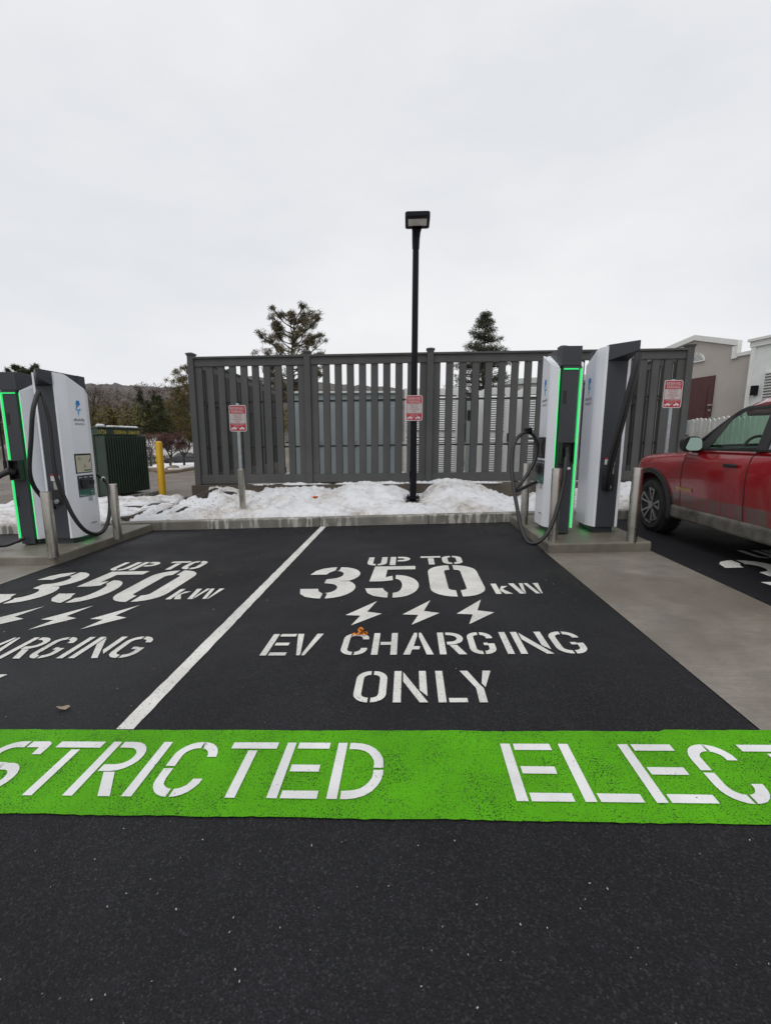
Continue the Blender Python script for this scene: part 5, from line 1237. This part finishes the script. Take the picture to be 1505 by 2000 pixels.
# low hedge clumps at its foot
for px, D, sd in ((287, 48, 1), (308, 48, 2), (322, 46, 3)):
    p = atD(px, 893, D); p.z = gz(p.x); random.seed(sd); mb = MB(); leaf_cloud(mb, [(random.gauss(0, .35), random.gauss(0, .2), random.uniform(.2, 1.1)) for k in range(10)], [.38]*10, 700, .06)
    o = mb.build('shrub', m_evg if sd != 3 else m_crab, fix=False); o.location = p
    tag(o, ['dark clipped shrub left of the yellow bollard by the white building', 'dark shrub directly behind the yellow bollard', 'reddish shrub between the yellow bollard and the dark car'][sd-1], 'shrub', 'shrubs at the foot of the white building')
# dark car
cp_ = atD(371, 905, 45); ca = empty('dark_car', (cp_.x, cp_.y, gz(cp_.x)), 'black saloon car parked across the road, seen beside the fence end', 'car', rz=R(8))
prof2 = [(-2.2, .45), (-2.25, .70), (-2.0, .92), (-1.45, .98), (-.95, 1.38), (-.4, 1.47), (.35, 1.44), (1.05, 1.02), (1.9, .86), (2.22, .66), (2.2, .42), (1.85, .30), (-1.85, .30)]
mb = MB(); n = len(prof2)
vs = [(x, -.86 if z < 1.0 else -.66, z) for x, z in prof2]+[(x, .86 if z < 1.0 else .66, z) for x, z in prof2]
mb.add(vs, [tuple(range(n)), tuple(range(n, 2*n))[::-1]]+[(i, (i+1) % n, n+(i+1) % n, n+i) for i in range(n)]); mb.build('body', simple('black_car_paint', (.012, .012, .014), .2, coat=.5), ca, bevel=.06, seg=3)
for q in ([(-1.25, 1.03), (-.88, 1.34), (-.40, 1.41), (-.38, 1.03)], [(-.32, 1.03), (-.34, 1.41), (.30, 1.39), (.85, 1.03)]):
    for s_ in (-1, 1):
        mb = MB(); mb.add([(x, s_*(.87-.21*max(0, (z-1.0))/.42*1.02+.012), z) for x, z in q], [(0, 1, 2, 3)]); mb.build('side_window', simple('dark_window', (.02, .024, .026), .3, spec=.25), ca)
for x in (-1.35, 1.38):
    for s_ in (-1, 1):
        mb = MB(); mb.lathe((x, s_*.78, .32), [(.20, -.1), (.32, -.10), (.32, .10), (.20, .1)], 24, 'y'); wv = mb.build('wheel', m_tyre, ca, smooth=True); mb = MB(); mb.lathe((x, s_*.80, .32), [(.21, -.09), (.21, .09), (.05, .095)], 18, 'y'); mb.build('rim', m_rim, wv, smooth=True)
# black street lamp at the far left
p = onT(13, 925)
t = empty('street_lamp', (p.x, p.y, p.z-.02), 'black street lamp with a fluted foot at the left photo edge', 'street lamp')
mb = MB(); mb.lathe((0, 0, 0), [(.20, 0), (.20, .25), (.13, .35), (.13, 1.0), (.08, 1.1), (.065, 4.3)], 14); mb.build('pole', m_black, t, smooth=True)
mb = MB(); mb.lathe((0, 0, 4.3), [(.07, 0), (.20, .12), (.22, .5), (.10, .68), (.02, .8)], 14); mb.build('lantern', m_black, t, smooth=True)

# ------------------------------------------------------------------ buildings on the right
ub = Vector((math.sin(R(-15.5)), math.cos(R(-15.5)), 0))         # along the facade, away from the camera
nb_ = Vector((-ub.y, ub.x, 0)); nb_ = nb_ if nb_.x < 0 else -nb_   # facade faces the lot
D0 = 13.6; Pd = atD(1397, 733, D0); Pd.z = 0
def fac(px, py):
    """hit of a sight line with the facade plane -> (s along, z)"""
    d = ray(px, py); tt = (Pd-Vector((0, 0, 0))).dot(nb_)/Vector((d.x, d.y, 0)).dot(nb_); q = OC+d*tt
    return ((Vector((q.x, q.y, 0))-Pd).dot(ub), q.z)
g_l, g_p, g_r = fac(1290, 688), fac(1359, 659), fac(1452, 667)
n_b, e_r = fac(1449, 692), fac(1468, 689)
g_r = (g_r[0]+.16, g_r[1]); n_b = (g_r[0], n_b[1])
t = empty('taupe_building', (Pd.x, Pd.y, .3), 'taupe gabled building with maroon door and half-round vent above the white picket fence', 'building')
org = t.location
def fv(s_, z, off=0.0): return Pd+ub*s_+nb_*off+Vector((0, 0, z))-org
slope = (g_p[1]-g_l[1])/(g_l[0]-g_p[0])
far_s = g_l[0]+2.5; far_z = g_l[1]-2.5*slope
outl = [(n_b[0]-4.0, .0), (far_s, .0), (far_s, far_z), g_p, g_r, n_b, (n_b[0]-4.0, n_b[1])]
def fprism(mb, outl, o0, o1):
    n = len(outl); mb.add([fv(s_, z, o0) for s_, z in outl]+[fv(s_, z, o1) for s_, z in outl], [tuple(range(n)), tuple(range(n, 2*n))[::-1]]+[(i, (i+1) % n, n+(i+1) % n, n+i) for i in range(n)])
mb = MB(); fprism(mb, outl, -.08, 0); zl = n_b[1]-.35; fprism(mb, [(n_b[0]-4.0, 0), (far_s, 0), (far_s, zl), (n_b[0]-4.0, zl)], -6, -.082); mb.build('wall', m_stucco, t)
def trim(pts, th, o0, o1):
    for (a, b) in zip(pts[:-1], pts[1:]):
        m_ = MB(); fprism(m_, [(a[0], a[1]-th*.25), (b[0], b[1]-th*.25), (b[0], b[1]+th*.75), (a[0], a[1]+th*.75)], o0, o1); m_.build('cornice', m_trim, t)
trim([(far_s, far_z-.04), (g_p[0], g_p[1]-.04)], .16, -.1, .060); trim([(g_p[0]-.002, g_p[1]-.05), (g_r[0]-.03, g_r[1]-.05)], .16, -.1, .062)
m_ = MB(); fprism(m_, [(g_r[0]+.13, n_b[1]-.08), (g_r[0]-.03, n_b[1]-.08), (g_r[0]-.03, g_r[1]-.092), (g_r[0]+.13, g_r[1]-.092)], -.1, .055); m_.build('cornice', m_trim, t)
trim([(g_r[0]-.032, n_b[1]-.02), (n_b[0]-4.0, n_b[1]+.02)], .10, -.1, .05)
d0, d1 = fac(1397, 733), fac(1344, 741); zd0 = .55
mb = MB(); fprism(mb, [(d0[0], zd0), (d1[0], zd0), (d1[0], d0[1]), (d0[0], d0[1])], .003, .05); dr = mb.build('door', m_door, t)
for z0, z1 in ((zd0+.2, 1.75), (1.95, d0[1]-.30)):
    mb = MB(); q = (d1[0]-d0[0])*.18; fprism(mb, [(d0[0]+q, z0), (d1[0]-q, z0), (d1[0]-q, z1), (d0[0]+q, z1)], .052, .062); mb.build('door_panel', m_door, dr, bevel=.004)
hs_ = fac(1389, 791); mb = MB(); mb.box(fv(hs_[0], hs_[1], .08), (.05, .14, .05)); mb.box(fv(hs_[0], hs_[1]-.16, .08), (.05, .05, .06)); mb.build('handle', m_galv, dr)
v0, v1 = fac(1376, 705), fac(1353, 690); vcx = fac(1357, 706)[0]; vr = abs(v0[0]-vcx)*1.0
mb = MB(); arc = [(vcx+vr*math.cos(a), v0[1]+vr*.80*math.sin(a)) for a in np.linspace(0, math.pi, 19)]; fprism(mb, arc, .003, .05); vt = mb.build('vent', m_trim, t)
mb = MB()
for k in range(6):
    z = v0[1]+.05+k*vr*.11; hw = vr*.9*math.sqrt(max(.02, 1-((z-v0[1])/(vr*.80))**2)); fprism(mb, [(vcx-hw, z), (vcx+hw, z), (vcx+hw, z+.012), (vcx-hw, z+.012)], .051, .055)
mb.build('vent_slots', m_slot, vt)
# nearer white block with its cornice, lamp and shutter
def fac2(px, py):
    d = ray(px, py); P2_ = Pd+nb_*.35; tt = P2_.dot(nb_)/Vector((d.x, d.y, 0)).dot(nb_); q = OC+d*tt
    return ((Vector((q.x, q.y, 0))-Pd).dot(ub), q.z)
e = fac2(1467, 700); t2 = empty('white_block', tuple(fv(e[0], 0, .35)+org-Vector((0, 0, 0))), 'white panelled building block with a black wall lamp, behind the red car roof', 'building')
o2 = Vector(t2.location); zc = fac2(1470, 664)[1]
def fv2(s_, z, off): return Pd+ub*(e[0]+s_)+nb_*(.35+off)+Vector((0, 0, z))-o2
def fp2(mb, outl, o0, o1):
    n = len(outl); mb.add([fv2(s_, z, o0) for s_, z in outl]+[fv2(s_, z, o1) for s_, z in outl], [tuple(range(n)), tuple(range(n, 2*n))[::-1]]+[(i, (i+1) % n, n+(i+1) % n, n+i) for i in range(n)])
mb = MB(); fp2(mb, [(0, -.0), (-6, 0), (-6, zc), (0, zc)], -5, 0); mb.build('wall', m_sidew, t2)
mb = MB(); fp2(mb, [(.10, zc-.05), (-6, zc-.05), (-6, zc+.02), (.10, zc+.02)], -5, .10); fp2(mb, [(.06, zc-.20), (-6, zc-.20), (-6, zc-.052), (.06, zc-.052)], -5, .05); mb.build('cornice', m_trim, t2)
mb = MB(); fp2(mb, [(.02, 0), (-.10, 0), (-.10, zc-.21), (.02, zc-.21)], -.3, .04); mb.build('corner_board', m_trim, t2)
la = fac2(1470, 764); mb = MB(); lz = la[1]; s0 = la[0]-e[0]; fp2(mb, [(s0, lz-.12), (s0-.14, lz-.12), (s0-.14, lz+.14), (s0, lz+.14)], .003, .12); mb.build('wall_lamp', m_black, t2, bevel=.01)
sx = fac2(1495, 720)[0]-e[0]
mb = MB(); fp2(mb, [(sx, .6), (sx-1.0, .6), (sx-1.0, zc-.9), (sx, zc-.9)], .003, .04); sh = mb.build('shutter', m_trim, t2)
mb = MB()
for k in range(40):
    z = .65+k*.075
    if z < zc-.95: fp2(mb, [(sx-.04, z), (sx-.96, z), (sx-.96, z+.03), (sx-.04, z+.03)], .041, .055)
mb.build('shutter_slats', m_slot, sh)
# white picket fence in front of them
XF = 6.9; ztop = atX(1390, 816, XF).z; zgr = gz(XF)
t = empty('picket_fence', (XF, 11.4, zgr), 'white scallop-topped picket fence behind the red car', 'fence'); mb = MB(); y = 11.4; k = 0
yend = 1.5
while y > yend:
    zt = ztop-zgr+.02*math.sin(k*1.0); w_ = .135
    w_ = .130; pr = [(y-11.4, .05), (y-11.4-w_, .05), (y-11.4-w_, zt-.04), (y-11.4-w_*.75, zt-.008), (y-11.4-w_*.5, zt), (y-11.4-w_*.25, zt-.008), (y-11.4, zt-.04)]
    n = len(pr); off = random.uniform(-.004, .004); mb.add([(-.02+off, a, b) for a, b in pr]+[(.0+off, a, b) for a, b in pr], [tuple(range(n)), tuple(range(n, 2*n))[::-1]]+[(i, (i+1) % n, n+(i+1) % n, n+i) for i in range(n)])
    y -= .150; k += 1
mb.build('pickets', m_picket, t)
for zz in (.35, ztop-zgr-.35):
    mb = MB(); mb.box((.025, (yend-11.4)/2, zz), (.04, 11.4-yend, .09)); mb.build('rail', m_picket, t)
for yy in (-.6, -3.0, -5.4, -7.8):
    mb = MB(); mb.box((.09, yy, (ztop-zgr)/2), (.09, .09, ztop-zgr+.06)); mb.build('post', m_roof, t)
# small grey meter box at the end of the picket fence
p = atD(1346, 835, 12.2); mb = MB(); mb.box((0, 0, 0), (.22, .16, .40)); mb.box((0, -.085, -.02), (.17, .02, .28)); o = mb.build('meter_box', m_cab, bevel=.01); o.location = p
tag(o, 'grey meter box at the far end of the white picket fence', 'meter box'); mb = MB(); mb.cyl((0, 0, -.2), (0, 0, -p.z+.3), .03, n=10); mb.build('conduit', m_galv, o, smooth=True)
# pale long building seen through the slats on the right
p0, p1 = atD(985, 752, 30), atD(1290, 735, 26); u_ = Vector((p1.x-p0.x, p1.y-p0.y, 0)); Lb = u_.length; ang = math.atan2(u_.y, u_.x)
t = empty('pale_building', (p0.x, p0.y, .1), 'pale grey-green gabled building behind the right slats of the fence', 'building', rz=ang); zt = p0.z-.1
mb = MB(); mb.box((Lb/2, 4, zt/2), (Lb, 8, zt)); mb.build('wall', m_sidew, t)
mb = MB(); mb.add([(-.3, -.3, zt), (Lb+.3, -.3, zt), (Lb+.3, 8.3, zt), (-.3, 8.3, zt), (-.3, 4, zt+.9), (Lb+.3, 4, zt+.9)], [(0, 1, 5, 4), (2, 3, 4, 5), (0, 4, 3), (1, 2, 5), (0, 3, 2, 1)]); mb.build('roof', m_roof, t)
for k in range(4):
    mb = MB(); mb.box((Lb*(.15+.22*k), -.02, zt*.55), (1.0, .05, 1.2)); f = mb.build('window', m_trim, t); mb = MB(); mb.box((Lb*(.15+.22*k), -.048, zt*.55), (.86, .02, 1.04)); mb.build('pane', m_scrdark, f)

# ------------------------------------------------------------------ small scraps on the ground
def scrap(px, py, Y0, label, tail=True, sc_=1.0, zoff=0.0, loc=None):
    p = onG(px, py) if loc is None else loc
    mb = MB(); random.seed(4)
    path = spline([(-.055, -.045, .006), (-.03, -.02, .010), (-.006, .0, .018), (.012, .012, .028), (.0, .028, .030), (-.016, .018, .026), (-.004, .0, .022), (.022, .004, .016), (.034, -.010, .008), (.026, -.018, .006)] if tail else
                  [(-.03, 0, .006), (-.01, .012, .02), (.012, .0, .028), (.02, -.012, .016), (.0, -.014, .02), (-.014, .0, .03), (.028, .006, .01)], 6)
    o0 = len(mb.v)
    for i, q in enumerate(path):
        wv = .023+.007*math.sin(i*.8); tw_ = Vector((math.sin(i*.5)*.5, math.cos(i*.35), .6*math.sin(i*.9+1))).normalized()*wv
        mb.v += [tuple((q-tw_)*sc_), tuple((q+tw_)*sc_)]
    for i in range(len(path)-1): mb.f.append((o0+2*i, o0+2*i+1, o0+2*i+3, o0+2*i+2))
    mb.v = [(x, y, max(z*.55, .001)) for x, y, z in mb.v]
    o = mb.build('ribbon_scrap', m_orange, fix=False, smooth='all'); o.location = p+Vector((0, 0, .012+zoff)); m2 = o.modifiers.new('s', 'SOLIDIFY'); m2.thickness = .0012
    return tag(o, label, 'ribbon', 'orange ribbon scraps')
scrap(704, 1240, 0, 'crumpled orange ribbon lying on the C of CHARGING', True, 1.0)
q = atY(615, 968, 8.35); q = Vector((q.x, 8.35, snow_z(q.x, 8.35)))
scrap(0, 0, 0, 'small orange ribbon scrap lying on the snow bank', False, 1.7, 0, q)
p = onG(125, 1386); mb = MB(); lf = [(-.040, 0), (-.02, .015), (.01, .019), (.03, .010), (.038, 0), (.02, -.013), (-.01, -.016), (-.03, -.009)]
mb.add([(x, y, .004+.012*math.sin(x*40+y*30)**2) for x, y in lf]+[(0, 0, .012)], [(i, (i+1) % 8, 8) for i in range(8)])
o = mb.build('dead_leaf', m_leaf, fix=False); o.location = p+Vector((0, 0, .004)); tag(o, 'pale dead leaf on the asphalt above the green band at left', 'leaf')
# loose pale grit on the new asphalt
gr_ = MB(); random.seed(12)
for i in range(520):
    y = random.choice((random.uniform(.55, 1.4), random.uniform(2.0, 7.2), random.uniform(6.3, 7.2))); x = random.uniform(-1, 1)*(1.2+y*.75)
    if 1.6 < x < 2.9 and y > 1.9: continue
    s_ = random.uniform(.0009, .0030)*(1+.18*y); z = SL*x+.001
    gr_.box((x, y, z+s_*.3), (s_*random.uniform(1, 2), s_, s_*.7), (random.uniform(-.4, .4), random.uniform(-.4, .4), random.uniform(0, 6)))
tag(gr_.build('grit', simple('pale_grit', (.34, .32, .28), .8, var=.35, vs=3), fix=False), kind='stuff')
